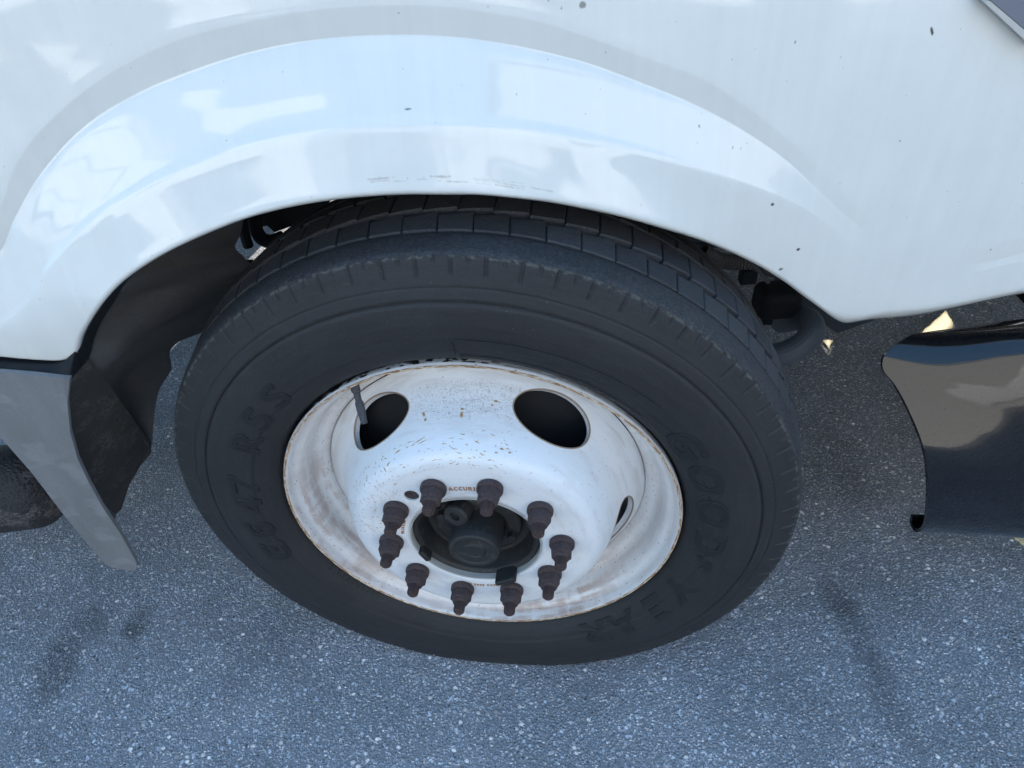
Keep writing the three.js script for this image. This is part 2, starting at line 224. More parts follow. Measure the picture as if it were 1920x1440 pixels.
// worn cream marks; sun cannot reach the last, its brightness is in its colour
{
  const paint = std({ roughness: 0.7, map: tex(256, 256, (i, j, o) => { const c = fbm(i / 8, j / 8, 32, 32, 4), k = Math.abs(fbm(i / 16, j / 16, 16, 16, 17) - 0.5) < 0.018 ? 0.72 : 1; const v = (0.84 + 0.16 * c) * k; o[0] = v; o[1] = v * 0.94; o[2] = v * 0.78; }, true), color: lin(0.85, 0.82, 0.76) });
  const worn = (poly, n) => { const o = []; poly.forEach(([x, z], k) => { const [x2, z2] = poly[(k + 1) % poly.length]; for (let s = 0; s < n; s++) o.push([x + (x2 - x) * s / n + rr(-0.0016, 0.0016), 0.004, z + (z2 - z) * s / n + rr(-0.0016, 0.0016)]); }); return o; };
  [['cream_mark', [[1.03, -0.705], [1.197, -0.832], [1.188, -0.775], [1.09, -0.69]], 'cream painted line fragment on the asphalt behind the running board', 12],
   ['cream_mark', [[0.85, -0.756], [0.873, -0.753], [0.85, -0.721]], 'tiny cream paint chip on the asphalt beside the pipe elbow', 5],
   ['cream_mark', [[0.962, -0.175], [0.972, -0.155], [0.984, -0.13], [1.03, -0.08], [1.12, -0.1], [1.1, -0.2]], 'bright cream patch on the asphalt below the running board', 10]].forEach(([n, poly, label, k]) => {
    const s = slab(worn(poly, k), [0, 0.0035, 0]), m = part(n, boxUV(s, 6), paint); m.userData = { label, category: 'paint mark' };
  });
}

// ---------------------------------------------------------------- materials of the truck
const FX = 1.7, FY = 0.85;                             // the fender map covers 1.7 x 0.85 m from (-0.65, 0.5)
const fenderMap = (() => {
  const W = 2048, H = 1024, c = field(W, H, () => 1), b = field(W, H, () => 0);
  const blob = (x, y, rx, ry, an, k, rag = 0.5) => { const ci = (x + 0.65) / FX * W, cj = (y - 0.5) / FY * H, s = W / FX, R = Math.max(rx, ry) * s * 1.6 + 2; for (let j = Math.floor(cj - R); j < cj + R; j++) for (let i = Math.floor(ci - R); i < ci + R; i++) { if (i < 0 || j < 0 || i >= W || j >= H) continue; const u = (i - ci) / s, v = (j - cj) / s, p = (u * Math.cos(an) + v * Math.sin(an)) / rx, q = (v * Math.cos(an) - u * Math.sin(an)) / ry, d = Math.hypot(p, q) + rag * (noise(i / 3, j / 3, 4096, 4096, 77) - 0.5); if (d < 1) { const w = k * sstep(1, 0.6, d); c[j * W + i] *= 1 - w; b[j * W + i] = Math.max(b[j * W + i], w); } } };
  for (let k = 0; k < 260; k++) blob(rr(-0.6, 1), rr(0.6, 1.1), rr(0.0004, 0.0009), rr(0.0004, 0.0007), rr(0, 3), rr(0.08, 0.35));
  for (let k = 0; k < 14; k++) blob(rr(-0.5, 0.8), rr(0.62, 1.02), rr(0.0009, 0.0019), rr(0.0005, 0.0008), rr(0.8, 2.4), rr(0.3, 0.65));
  blob(0.451, 0.954, 0.0048, 0.0013, -1.1, 0.88, 0.2); blob(0.134, 0.995, 0.0035, 0.0035, 0, 0.35); blob(-0.024, 0.925, 0.0035, 0.0009, 0, 0.6, 0.3); blob(-0.468, 0.828, 0.005, 0.007, 0.3, 0.22); blob(0.33, 0.80, 0.002, 0.002, 0, 0.6); blob(0.37, 0.742, 0.002, 0.002, 0, 0.7); blob(0.356, 0.718, 0.003, 0.0022, 0.3, 0.5);
  for (let k = 0; k < 14; k++) blob(...((x) => [x, 0.8615 - (x + 0.05) ** 2 + rr(0.003, 0.0085), rr(0.004, 0.018), rr(0.0005, 0.0012), -2 * (x + 0.05) + rr(-0.03, 0.03)])(rr(-0.06, 0.12)), rr(0.05, 0.15), 1);
  return tex(W, H, (i, j, o) => { const k = j * W + i, v = c[k] * (0.965 + 0.02 * fbm(i / 40, j / 40, 52, 26, 2) + 0.02 * fbm(i / 9, j / 130, 228, 8, 22, 3)), w = b[k]; o[0] = v * (1 - 0.02 * w); o[1] = v * (1 - 0.05 * w); o[2] = v * (1 - 0.12 * w); }, true);
})();
const peel = tex(512, 512, (i, j, o) => { o[0] = o[1] = o[2] = 0.5 * fbm(i / 8, j / 8, 64, 64, 6, 2) + 0.5 * fbm(i / 32, j / 32, 16, 16, 8, 2); });
const M = {
  white: phy({ color: lin(0.655, 0.665, 0.63), map: fenderMap, roughness: 0.42, clearcoat: 1, clearcoatRoughness: 0.04 }),
  whitePlain: phy({ color: lin(0.70, 0.705, 0.69), roughness: 0.42, clearcoat: 1, clearcoatRoughness: 0.05 }),
  rubber: null,
  black: phy({ specularIntensity: 0.45, color: lin(0.009, 0.0105, 0.013), roughness: 0.6, bumpMap: peel, bumpScale: 0.0004 }),
  deep: std({ color: lin(0.006, 0.0065, 0.008), roughness: 0.8 }),
  steel: std({ color: lin(0.09, 0.085, 0.08), roughness: 0.65, metalness: 0.3, bumpMap: peel, bumpScale: 0.0008 }),
  darkSteel: std({ color: lin(0.045, 0.046, 0.05), roughness: 0.6, bumpMap: peel, bumpScale: 0.0008 }),
};
M.liner = std({ color: lin(1, 1, 1), roughness: 0.75, map: tex(512, 512, (i, j, o) => { const a = fbm(i / 64, j / 64, 8, 8, 3), g = fbm(i / 4, j / 4, 128, 128, 9, 2), v = 0.29 + 0.015 * sstep(0.4, 0.75, a) + 0.05 * (g - 0.5); o[0] = v; o[1] = v; o[2] = v * 1.01; }, true, [2, 2]), bumpMap: peel, bumpScale: 0.0004 });
M.dirtyRubber = std({ color: lin(1, 1, 1), roughness: 0.8, map: tex(512, 512, (i, j, o) => { const a = fbm(i / 40, j / 40, 13, 13, 21, 5), g = fbm(i / 5, j / 5, 102, 102, 9, 2), v = 0.18 + 0.10 * sstep(0.42, 0.76, a) * sstep(0.3, 0.75, g) + 0.03 * (g - 0.5); o[0] = v * 1.02; o[1] = v; o[2] = v * 0.97; }, true, [4, 4]), bumpMap: peel, bumpScale: 0.001 });
M.greyPlastic = std({ color: lin(1, 1, 1), roughness: 0.62, map: tex(512, 512, (i, j, o) => { const a = fbm(i / 32, j / 128, 16, 4, 41, 4), g = fbm(i / 4, j / 4, 128, 128, 9, 2), v = 0.42 + 0.07 * (a - 0.5) + 0.04 * sstep(0.55, 0.7, fbm(i / 60, j / 30, 9, 17, 5)) + 0.03 * (g - 0.5); o[0] = v * 0.99; o[1] = v; o[2] = v * 1.01; }, true, [3, 3]), bumpMap: peel, bumpScale: 0.0003 });
M.glossBlack = phy({ color: lin(0.003, 0.003, 0.004), roughness: 0.3, specularIntensity: 0.15, clearcoat: 1, clearcoatRoughness: 0.06, clearcoatNormalScale: new THREE.Vector2(1, 1), bumpMap: tex(512, 512, (i, j, o) => { o[0] = o[1] = o[2] = 0.6 * fbm(i / 12, j / 12, 42, 42, 6, 2) + 0.3 * fbm(i / 40, j / 40, 12, 12, 8, 1); }, false, [9, 9]), bumpScale: 0.0010 });
M.rust = std({ color: lin(1, 1, 1), roughness: 0.85, map: tex(256, 256, (i, j, o) => { const a = fbm(i / 16, j / 16, 16, 16, 3, 5), b = fbm(i / 6, j / 6, 42, 42, 13, 3), v = 0.15 + 0.14 * a; const k = sstep(0.58, 0.78, b); o[0] = v * (1.14 + 0.6 * k); o[1] = v * (0.97 + 0.12 * k); o[2] = v * (0.97 - 0.08 * k); }, true, [2, 2]), bumpMap: tex(256, 256, (i, j, o) => { o[0] = o[1] = o[2] = fbm(i / 7, j / 7, 36, 36, 23, 4); }, false, [2, 2]), bumpScale: 0.0012 });
M.wornSteel = std({ color: lin(1, 1, 1), roughness: 0.7, map: tex(512, 512, (i, j, o) => { const a = fbm(i / 50, j / 50, 10, 10, 61, 5), g = fbm(i / 4, j / 4, 128, 128, 9, 3), k = sstep(0.50, 0.68, a + 0.25 * (g - 0.5)); o[0] = 0.14 + 0.15 * k; o[1] = 0.14 + 0.135 * k; o[2] = 0.15 + 0.12 * k; for (let c = 0; c < 3; c++) o[c] *= 0.75 + 0.5 * g; }, true, [1, 1]), bumpMap: tex(256, 256, (i, j, o) => { o[0] = o[1] = o[2] = fbm(i / 7, j / 7, 36, 36, 23, 4); }, false, [3, 3]), bumpScale: 0.003 });

// ---------------------------------------------------------------- the truck
const truck = thing('truck', 'white truck with a rusty white steel wheel and a glossy black running board', 'truck');
const fuv = (x, y) => [(x + 0.65) / FX, (y - 0.5) / FY];
{
  // body side: lip, rolled hem, flare with its recessed groove, main panel
  const N = 220, R = {}; for (const k in ARCH) R[k] = spline(ARCH[k], N);
  const out = (f) => R.groove_outer.map((p) => { const x = p.x + (p.x - 0.05) * f, y = p.y + (p.y - 0.5) * f; return new THREE.Vector3(x, y, -0.045 - 0.17 * Math.max(0, y - 0.7) ** 2); });
  const back = R.lip.map((p) => new THREE.Vector3(p.x * 0.992 , p.y - 0.002, p.z - 0.045));
  const key = [back, R.lip, R.hem, R.flare_edge, R.groove_inner, R.groove_outer, out(0.25), out(0.55), out(1.05)];
  const rows = [];
  const sub = [[0, 0.5, 0.9], [0, 0.35, 0.7], [0, 0.07, 0.2, 0.4, 0.6, 0.8, 0.95], [0, 0.05, 0.12, 0.3, 0.5, 0.7, 0.88, 0.96], [0, 0.08, 0.2, 0.5, 0.8, 0.92], [0, 0.06, 0.15, 0.4, 0.7], [0, 0.5], [0, 0.5]];
  for (let k = 0; k < key.length - 1; k++) for (const t of sub[k]) rows.push(key[k].map((p, j) => p.clone().lerp(key[k + 1][j], t)));
  rows.push(key[key.length - 1]);
  // soften the creases a little
  for (let pass = 0; pass < 2; pass++) { const cp = rows.map((r) => r.map((p) => p.clone())); for (let i = 6; i < rows.length - 1; i++) for (let j = 0; j < N; j++) rows[i][j].z = 0.5 * cp[i][j].z + 0.25 * (cp[i - 1][j].z + cp[i + 1][j].z); }
  part('fender', sheet(rows, 0.0025, fuv, true), M.white, truck);
}
// bumper end: black moulding, grey deflector, rubber shields
{
  const N = 50, a = spline(STRIP_TOP, N), b = spline(STRIP_LOW, N), rows = [];
  for (let s = 0; s <= 6; s++) rows.push(a.map((p, j) => { const q = p.clone().lerp(b[j], s / 6), w = Math.sin(Math.PI * s / 6); q.y += 0.004 * w; return q; }));
  part('bumper_moulding', sheet(rows, 0.003, (x, y, z) => [x, z + y]), M.black, truck, 'black moulding between the white panel and the grey deflector');
  part('air_deflector', slab(BLADE, [0, 0, 0.006]), M.greyPlastic, truck, 'grey plastic deflector that tapers down to a rounded tip');
  part('rubber_shield', slab(FLAP, [0.006, 0.0, 0.003]), M.dirtyRubber, truck, 'dusty black rubber shield behind the deflector');
  part('rubber_shield', slab(FLAP2, [0.005, 0, 0.004]), M.liner, truck);
  const A = spline(LINER_A, 60), B = spline(LINER_B, 60), L = [];
  for (let s = 0; s <= 16; s++) { const t = s / 16; L.push(A.map((p, j) => { const q = p.clone().lerp(B[j], t), u = j / 59; q.x -= 0.045 * Math.sin(Math.PI * t) * (1 - 0.5 * u); const rib = sstep(0.07, 0.02, Math.abs(u - 0.56 + 0.10 * t)) + 0.8 * sstep(0.06, 0.02, Math.abs(u - 0.30 - 0.12 * t)); q.x += 0.022 * rib * sstep(0, 0.25, t); q.z += 0.006 * rib; return q; })); }
  part('wheel_arch_liner', sheet(L, 0.003, (x, y, z) => [z * 2, y * 2], true), M.liner, truck);
}

// ---------------------------------------------------------------- the wheel
const YC = 0.388, wheel = new THREE.Group(); wheel.name = 'wheel'; wheel.position.set(0, YC, 0); wheel.rotation.y = -10 * D2R; truck.add(wheel);
const PITCH = 70, TZ = -0.0905;
{
  const outer = [[0.2600, -0.024], [0.2664, -0.0172], [0.2690, -0.0095], [0.2735, -0.0020], [0.282, 0.0050], [0.292, 0.0105], [0.3000, 0.0125], [0.3004, 0.0142], [0.315, 0.0168], [0.333, 0.0180], [0.350, 0.0166], [0.3582, 0.0150], [0.3590, 0.0122], [0.3606, 0.0122], [0.3614, 0.0143], [0.372, 0.0112], [0.3742, 0.0102], [0.3748, 0.0090], [0.3756, 0.0098], [0.378, 0.0090]];
  const side = [[0.388, 0.0055], [0.398, 0.0022], [0.4045, -0.0006]];
  const tread = [[0.4068, -0.0028], [0.4092, -0.0085], [0.4112, -0.020], [0.4124, -0.0315], [0.4119, -0.0327], [0.4025, -0.0334], [0.4020, -0.0372], [0.4050, -0.060], [0.4070, TZ]];
  let half = [...dense(outer, 0.004), ...dense([outer[outer.length - 1], ...side], 0.0021).slice(1), ...tread];
  const prof = [...half, ...half.slice(0, -1).reverse().map(([r, z]) => [r, 2 * TZ - z])];
  const SEG = PITCH * 32;
  const bend = (r, z, a) => {
    if (z > -0.003 && r > 0.372 && r < 0.4055) {
      const f = ((a / (2 * Math.PI) * PITCH) % 1 + 1) % 1, g = (f + 0.5) % 1, k = Math.floor(a / (2 * Math.PI) * PITCH);
      const j1 = 0.002 * hash(k, 1, 3), j2 = 0.003 * hash(k, 2, 3);
      if (Math.abs(f - 0.5) < 0.042 && r > 0.3855 + j1) return [r - 0.0004, z - 0.0017];
      if (Math.abs(g - 0.5) < 0.034 && r > 0.3965 + j2) return [r - 0.0003, z - 0.0017];
      if (r > 0.4035) return [r + 0.0009 * (hash(Math.floor(a * 700), 3, 9) - 0.6), z + 0.0006 * (hash(Math.floor(a * 500), 5, 9) - 0.5)];
    }
    return [r, z];
  };
  const perim = prof.reduce((s, p, i) => s + (i ? Math.hypot(p[0] - prof[i - 1][0], p[1] - prof[i - 1][1]) : 0), 0);
  let acc = 0, vEdge = 0; for (let i = 1; i < prof.length; i++) { acc += Math.hypot(prof[i][0] - prof[i - 1][0], prof[i][1] - prof[i - 1][1]); if (!vEdge && prof[i][0] >= 0.4044) vEdge = acc / perim; }
  const W = 2048, H = 1024;
  const rub = tex(W, H, (i, j, o) => {
    const v = j / H, mm = (v - vEdge) * perim * 1000;      // millimetres outward of the shoulder edge
    const g = fbm(i / 3, j / 3, 683, 341, 3, 2), big = fbm(i / 120, j / 90, 17, 11, 12, 4), brush = fbm(i / 40, j / 5, 51, 205, 15, 3);
    let t = 0.143 + 0.03 * (big - 0.5) + 0.03 * (brush - 0.5) + 0.035 * (g - 0.5);
    const worn = sstep(0, 3, mm) * sstep(34, 28, mm);
    t += worn * (0.035 + 0.10 * (g - 0.45));
    const feather = sstep(3.2, 0.4, Math.abs(mm + 0.4)) * sstep(0.42, 0.62, fbm(i / 7, j / 5, 293, 205, 33, 3)); t += 0.13 * feather;
    if (hash(i, j, 8) > 0.99975) t += 0.4;
    o[0] = t * 1.0; o[1] = t; o[2] = t * (1.04 - 0.12 * feather);
  }, true);
  const rubBump = tex(W, H, (i, j, o) => { const mm = (j / H - vEdge) * perim * 1000, worn = sstep(-1, 1, mm) * sstep(34, 30, mm); o[0] = o[1] = o[2] = 0.4 + worn * 0.5 * (fbm(i / 3, j / 3, 683, 341, 3, 2) - 0.5) + 0.2 * (fbm(i / 4, j / 4, 512, 256, 5, 2) - 0.5); });
  M.rubber = phy({ map: rub, bumpMap: rubBump, bumpScale: 0.0009, roughness: 0.66, specularIntensity: 0.75, color: lin(1, 1, 1) });
  part('tyre', latheZ(prof, SEG, [2, 1], bend), M.rubber, wheel);

  // tread blocks, each one its own piece
  const blockMat = [0.75, 0.88, 1.0].map((k) => std({ color: lin(0.031 * k, 0.032 * k, 0.035 * k), roughness: 0.72, bumpMap: peel, bumpScale: 0.0012 }));
  const block = (z0, z1, skewA, skewB, lean) => {          // z0 outboard edge, z1 inboard edge; skew: how far the edge steps along the block
    const K = 5, pa = 2 * Math.PI / PITCH, gap = 0.0011 / 0.415, top = (z) => 0.4124 + 0.0060 * (1 - Math.pow((z - TZ) / 0.058, 2)) , ring = (ins, drop) => { const o = [];
      const edge = (u, side) => { const a = -pa / 2 + gap / 2 + ins / 0.415 + (pa - gap - 2 * ins / 0.415) * u; return side ? [a + lean, z1 + ins + skewB * (u - 0.5)] : [a, z0 - ins + skewA * (u - 0.5)]; };
      for (let k = 0; k <= K; k++) o.push(edge(k / K, 0)); for (let k = K; k >= 0; k--) o.push(edge(k / K, 1));
      return o.map(([a, z]) => { const r = top(z) - drop; return [r * Math.cos(a), r * Math.sin(a), z]; }); };
    const loops = [ring(-0.0012, 0.014), ring(0, 0.0012), ring(0.0012, 0)], n = loops[0].length, pos = loops.flat(2), idx = [];
    for (let l = 0; l < 2; l++) for (let k = 0; k < n; k++) { const a = l * n + k, b = l * n + (k + 1) % n; idx.push(a, b, b + n, a, b + n, a + n); }
    for (let k = 0; k < K; k++) { const a = 2 * n + k, b = a + 1, c = 2 * n + (n - 1 - k), d = c - 1; idx.push(a, b, d, a, d, c); }
    const g = new THREE.BufferGeometry(); g.setAttribute('position', new THREE.Float32BufferAttribute(pos, 3)); g.setIndex(idx); return boxUV(toCreasedNormals(g.toNonIndexed(), 0.7), 12);
  };
  const rowsB = [[block(-0.0362, -0.0635, 0, 0.0045, 0.006), 0.5], [block(-0.0715, -0.1075, 0.0045, -0.0045, 0.0), 0.05], [block(-0.1145, -0.1415, -0.0045, 0, -0.006), 0.45]];
  for (const [g, ph] of rowsB) for (let k = 0; k < PITCH; k++) { const b = part('tread_block', g, blockMat[Math.floor(rnd() * 3)], wheel); b.rotation.z = (k + ph) / PITCH * 2 * Math.PI; }

  // raised lettering and marks on the sidewall
  const zs = (r) => { for (let i = 1; i < half.length; i++) if (half[i][0] >= r && half[i][0] > half[i - 1][0]) { const t = (r - half[i - 1][0]) / (half[i][0] - half[i - 1][0]); return half[i - 1][1] + (half[i][1] - half[i - 1][1]) * t; } return 0; };
  const wrap = (g, r0, a0) => { const p = g.attributes.position; for (let i = 0; i < p.count; i++) { const x = p.getX(i), y = p.getY(i), z = p.getZ(i), r = r0 + y, a = a0 - x / (r0 + 0.01); p.setXYZ(i, r * Math.cos(a), r * Math.sin(a), zs(r) + z - 0.0012); } g.computeVertexNormals(); return g; };
  const letters = (s, size, r0, a0, gap, hgt, slant = 0, wide = 1) => { const gs = []; let x = 0; for (const ch of s) { if (ch === ' ') { x += size * 0.5; continue; } const g = new TextGeometry(ch, { font, size, depth: 0.0012 + hgt, curveSegments: 5, bevelEnabled: true, bevelThickness: hgt * 0.5, bevelSize: hgt * 0.5, bevelSegments: 1 }); const p = g.attributes.position; for (let i = 0; i < p.count; i++) p.setX(i, p.getX(i) * wide + slant * p.getY(i)); g.computeBoundingBox(); const w = g.boundingBox.max.x - g.boundingBox.min.x; g.translate(x - g.boundingBox.min.x, 0, 0); x += w + gap; gs.push(wrap(g, r0, a0)); } return mergeGeometries(gs); };
  const ink = phy({ color: lin(0.0118, 0.0120, 0.0135), roughness: 0.6, specularIntensity: 0.7 });
  const let_ = (n, g) => part(n, g, ink, wheel);
  const word = (list, size, r0, hgt, slant, wide) => list.map(([ch, deg]) => let_('raised_letter', letters(ch, size, r0, (deg + size * 0.36 * wide / r0 / D2R) * D2R, 0, hgt, slant, wide)));
  word([['G', 196.6], ['6', 186.8], ['4', 177.4], ['7', 169.2], ['R', 154], ['S', 144.2], ['S', 134.9]], 0.034, 0.2950, 0.0012, 0.12, 1.4);
  word([['G', 34.1], ['O', 22.1], ['O', 9.8], ['D', -2.1], ['Y', -24], ['E', -35], ['A', -46], ['R', -57]], 0.037, 0.283, 0.0011, 0.12, 1.55);
  let_('raised_lettering', letters('REGROOVABLE', 0.0085, 0.270, 231 * D2R, 0.0022, 0.0005));
  const strip = (r0, r1, a0, a1, h, n = 40) => { const rows = []; for (let k = 0; k <= 4; k++) rows.push(Array.from({ length: n }, (_, j) => { const a = (a0 + (a1 - a0) * j / (n - 1)) * D2R, r = r0 + (r1 - r0) * k / 4; return new THREE.Vector3(r * Math.cos(a), r * Math.sin(a), zs(r) + h); })); return sheet(rows, 0.0015); };
  // outlined bar at the top of the sidewall
  part('raised_line', mergeGeometries([strip(0.3145, 0.3154, 90, 46, 0.00035), strip(0.2845, 0.2854, 90, 46, 0.00035), strip(0.288, 0.311, 91, 90.8, 0.00035, 4)]), std({ color: lin(0.0165, 0.0165, 0.018), roughness: 0.66 }), wheel);
  const wing = new THREE.Shape(); [[0, 0], [0.010, 0.004], [0.013, 0.014], [0.022, 0.010], [0.020, 0.018], [0.030, 0.016], [0.026, 0.024], [0.014, 0.026], [0.006, 0.022], [0.003, 0.012]].forEach(([x, y], k) => (k ? wing.lineTo(x, y) : wing.moveTo(x, y)));
  let_('raised_emblem', wrap(new THREE.ExtrudeGeometry(wing, { depth: 0.0019, bevelEnabled: false }), 0.292, -8.5 * D2R));
}
// painted steel rim and disc
const wheelPaint = (() => {
  const W = 2048, H = 1024, rustv = field(W, H, () => 0), dirt = field(W, H, () => 0), dark = field(W, H, () => 0);
  const dab = (A, u, v, ru, rv, an, k, rag = 0.6) => { const ci = u * W, cj = v * H, R = Math.max(ru, rv) * 1.7 + 2; for (let j = Math.floor(cj - R); j < cj + R; j++) { if (j < 0 || j >= H) continue; for (let i = Math.floor(ci - R / 2.8); i < ci + R / 2.8; i++) { const x = (i - ci) * 2.8, y = j - cj, p = (x * Math.cos(an) + y * Math.sin(an)) / ru, q = (y * Math.cos(an) - x * Math.sin(an)) / rv, d = Math.hypot(p, q) + rag * (noise(i / 1.3, j / 3, 4096, 4096, 55) - 0.5); if (d < 1) { const n = j * W + ((i % W) + W) % W; A[n] = Math.max(A[n], k * sstep(1, 0.5, d)); } } } };
  // v runs 0 (junction with the barrel) to 1 (bore); u runs once round from +x through the top
  for (let k = 0; k < 420; k++) dab(rustv, rnd(), rr(0.25, 0.85), rr(2, 7), rr(2, 4.5), rr(0, 3), rr(0.4, 1), 0.9);
  for (let k = 0; k < 300; k++) dab(dark, rnd(), rr(0.02, 0.95), rr(2, 9), rr(1.2, 2.2), rr(0, 3), rr(0.3, 0.8), 0.9);
  for (let k = 0; k < 150; k++) dab(rustv, rr(0.36, 0.50), rr(0.5, 0.82), rr(4, 15), rr(2, 5), rr(0.6, 2.4), rr(0.5, 1), 1);
  for (let k = 0; k < 60; k++) dab(rustv, rr(0.2, 0.36), rr(0.45, 0.7), rr(4, 22), rr(2, 5), rr(-0.6, 0.4), rr(0.5, 1), 1);
  for (const [u, v, a, b, an] of [[0.305, 0.50, 46, 4, 0.35], [0.302, 0.515, 36, 3.5, 0.3], [0.335, 0.53, 36, 5, 0.2], [0.258, 0.36, 12, 24, 0], [0.258, 0.32, 13, 9, 0], [0.21, 0.55, 15, 8, 0], [0.20, 0.56, 12, 7, 0], [0.36, 0.60, 6, 26, 0.2], [0.352, 0.58, 24, 6, 0.4], [0.30, 0.33, 10, 22, 0.3], [0.298, 0.37, 9, 14, 0], [0.225, 0.25, 14, 9, 0], [0.228, 0.28, 9, 8, 0]]) dab(rustv, u, v, a, b, an, 1, 0.8);
  for (let k = 0; k < 10; k++) { const u = (112.5 - 36 * k) / 360; for (let s = 0; s < 8; s++) dab(dirt, (u + 1) % 1 + rr(-0.008, 0.008), 0.80 + rr(-0.04, 0.06), rr(20, 50), rr(12, 30), rr(0, 3), rr(0.08, 0.28), 1); }
  return tex(W, H, (i, j, o) => {
    const k = j * W + i, u = i / W, v = j / H; let r = rustv[k], d = dirt[k], b = dark[k];
    const grime = fbm(i / 60, j / 40, 34, 26, 3, 5), g = fbm(i / 4, j / 4, 512, 256, 7, 3);
    d = Math.max(d, sstep(0.20, 0.02, v) * sstep(0.35, 0.7, grime) * 0.5, sstep(0.52, 0.8, grime) * 0.22);
    // cracked paint on the upper part of the wall
    const cr = Math.min(Math.abs(fbm(i / 8, j / 22, 256, 46, 61, 3) - 0.5), Math.abs(fbm(i / 5, j / 14, 409, 73, 71, 3) - 0.5)), zone = sstep(0.13, 0.20, u) * sstep(0.36, 0.27, u) * sstep(0.10, 0.16, v) * sstep(0.44, 0.30, v);
    b = Math.max(b, zone * sstep(0.012, 0.004, cr) * 0.55);
    const t = 0.93 + 0.03 * (g - 0.5); o[0] = t; o[1] = t; o[2] = t;
    const mixc = (w, R, G, B) => { o[0] += (R - o[0]) * w; o[1] += (G - o[1]) * w; o[2] += (B - o[2]) * w; };
    mixc(d * (0.7 + 0.6 * (g - 0.5)), 0.72, 0.67, 0.64); mixc(r * 0.9, 0.46 + 0.36 * g, 0.28 + 0.30 * g, 0.10 + 0.16 * g); mixc(b, 0.16, 0.14, 0.15);
  }, true);
})();
M.disc = phy({ map: wheelPaint, color: lin(0.76, 0.77, 0.77), roughness: 0.5, clearcoat: 0.5, clearcoatRoughness: 0.22, bumpMap: peel, bumpScale: 0.0004 });
{
  const plate = [[0.2190, -0.0640], [0.2120, -0.0560], [0.2000, -0.0430], [0.1900, -0.0280], [0.1810, -0.006], [0.1720, 0.016], [0.1610, 0.0335], [0.1500, 0.0398], [0.1400, 0.0406], [0.0860, 0.0406]];
  const face = dense(roundProf(plate, 0.012, 5), 0.006), T = 0.0085;
  const back = face.map(([r, z], i) => { const a = face[Math.max(0, i - 1)], b = face[Math.min(face.length - 1, i + 1)], dr = b[0] - a[0], dz = b[1] - a[1], l = Math.hypot(dr, dz); return [Math.max(0.086, r - T * dz / l), z + T * dr / l]; }).reverse();
  const L0 = face.reduce((s, p, i) => s + (i ? Math.hypot(p[0] - face[i - 1][0], p[1] - face[i - 1][1]) : 0), 0);
  const solid = latheZ([...face, ...back, face[0]], 240);
  { let s = 0; const vs = face.map((p, i) => (i ? (s += Math.hypot(p[0] - face[i - 1][0], p[1] - face[i - 1][1])) : 0) / L0); const n = face.length + back.length + 1, uv = solid.attributes.uv; for (let i = 0; i < uv.count; i++) { const k = i % n; uv.setY(i, 0.002 + 0.996 * (k < face.length ? vs[k] : k < n - 1 ? vs[face.length - 1 - (k - face.length)] : 0)); } }
  const ev = new Evaluator(); ev.attributes = ['position', 'normal', 'uv']; ev.useGroups = false;
  let b = new Brush(solid); b.updateMatrixWorld();
  for (let k = 0; k < 5; k++) {
    const a = (58.5 + 72 * k) * D2R, g = new THREE.CylinderGeometry(1, 1, 0.12, 40); g.scale(k === 4 ? 0.059 : 0.053, 1, 0.0315); // x tangential, y axis, z along the wall
    const n = new THREE.Vector3(0.86, 0, 0.5).normalize(), t = new THREE.Vector3(0, 1, 0), w = new THREE.Vector3().crossVectors(t, n);
    g.applyMatrix4(new THREE.Matrix4().makeBasis(t, n, w)); g.translate(0.1885, 0, -0.0275); g.rotateZ(a);
    const h = new Brush(g); h.updateMatrixWorld(); b = ev.evaluate(b, h, SUBTRACTION); b.updateMatrixWorld();
  }
  { const g = new THREE.CylinderGeometry(0.0095, 0.0095, 0.05, 24); g.rotateX(Math.PI / 2); g.translate(0.1125 * Math.cos(130.5 * D2R), 0.1125 * Math.sin(130.5 * D2R), 0.04); const h = new Brush(g); h.updateMatrixWorld(); b = ev.evaluate(b, h, SUBTRACTION); }
  const dg = b.geometry.clone(); dg.clearGroups?.();
  part('wheel_disc', dg, M.disc, wheel, 'white painted disc with rust flecks and five oval hand holes');
  // rust rings round the hand holes' cut edges
  const ringM = M.rust;
  for (let k = 0; k < 5; k++) {
    const a = (58.5 + 72 * k) * D2R, pts = [], n = new THREE.Vector3(0.86, 0, 0.5).normalize(), t = new THREE.Vector3(0, 1, 0), w = new THREE.Vector3().crossVectors(t, n), ray = new THREE.Vector3();
    const prof = [...face];
    for (let s = 0; s < 48; s++) {
      const f = s / 48 * 2 * Math.PI, o = new THREE.Vector3(0.1885, 0, -0.0275).addScaledVector(t, (k === 4 ? 0.0592 : 0.0532) * Math.cos(f)).addScaledVector(w, 0.0317 * Math.sin(f));
      let lo = -0.06, hi = 0.06; const inside = (q) => { ray.copy(o).addScaledVector(n, q); const r = Math.hypot(ray.x, ray.y); let best = 1; for (let i = 1; i < prof.length; i++) { const [r0, z0] = prof[i - 1], [r1, z1] = prof[i]; if ((z0 - ray.z) * (z1 - ray.z) <= 0) { best = r0 + (r1 - r0) * ((ray.z - z0) / ((z1 - z0) || 1e-9)); break; } } return r < best; };
      for (let q = 0; q < 26; q++) { const m = (lo + hi) / 2; if (inside(m)) lo = m; else hi = m; }
      pts.push(o.clone().addScaledVector(n, lo - 0.0006).applyAxisAngle(new THREE.Vector3(0, 0, 1), a));
    }
    part('hole_edge', new THREE.TubeGeometry(new THREE.CatmullRomCurve3(pts, true), 90, 0.0011, 6, true), M.holeEdge ??= std({ color: lin(0.34, 0.25, 0.17), roughness: 0.8, bumpMap: peel, bumpScale: 0.001 }), wheel);
  }
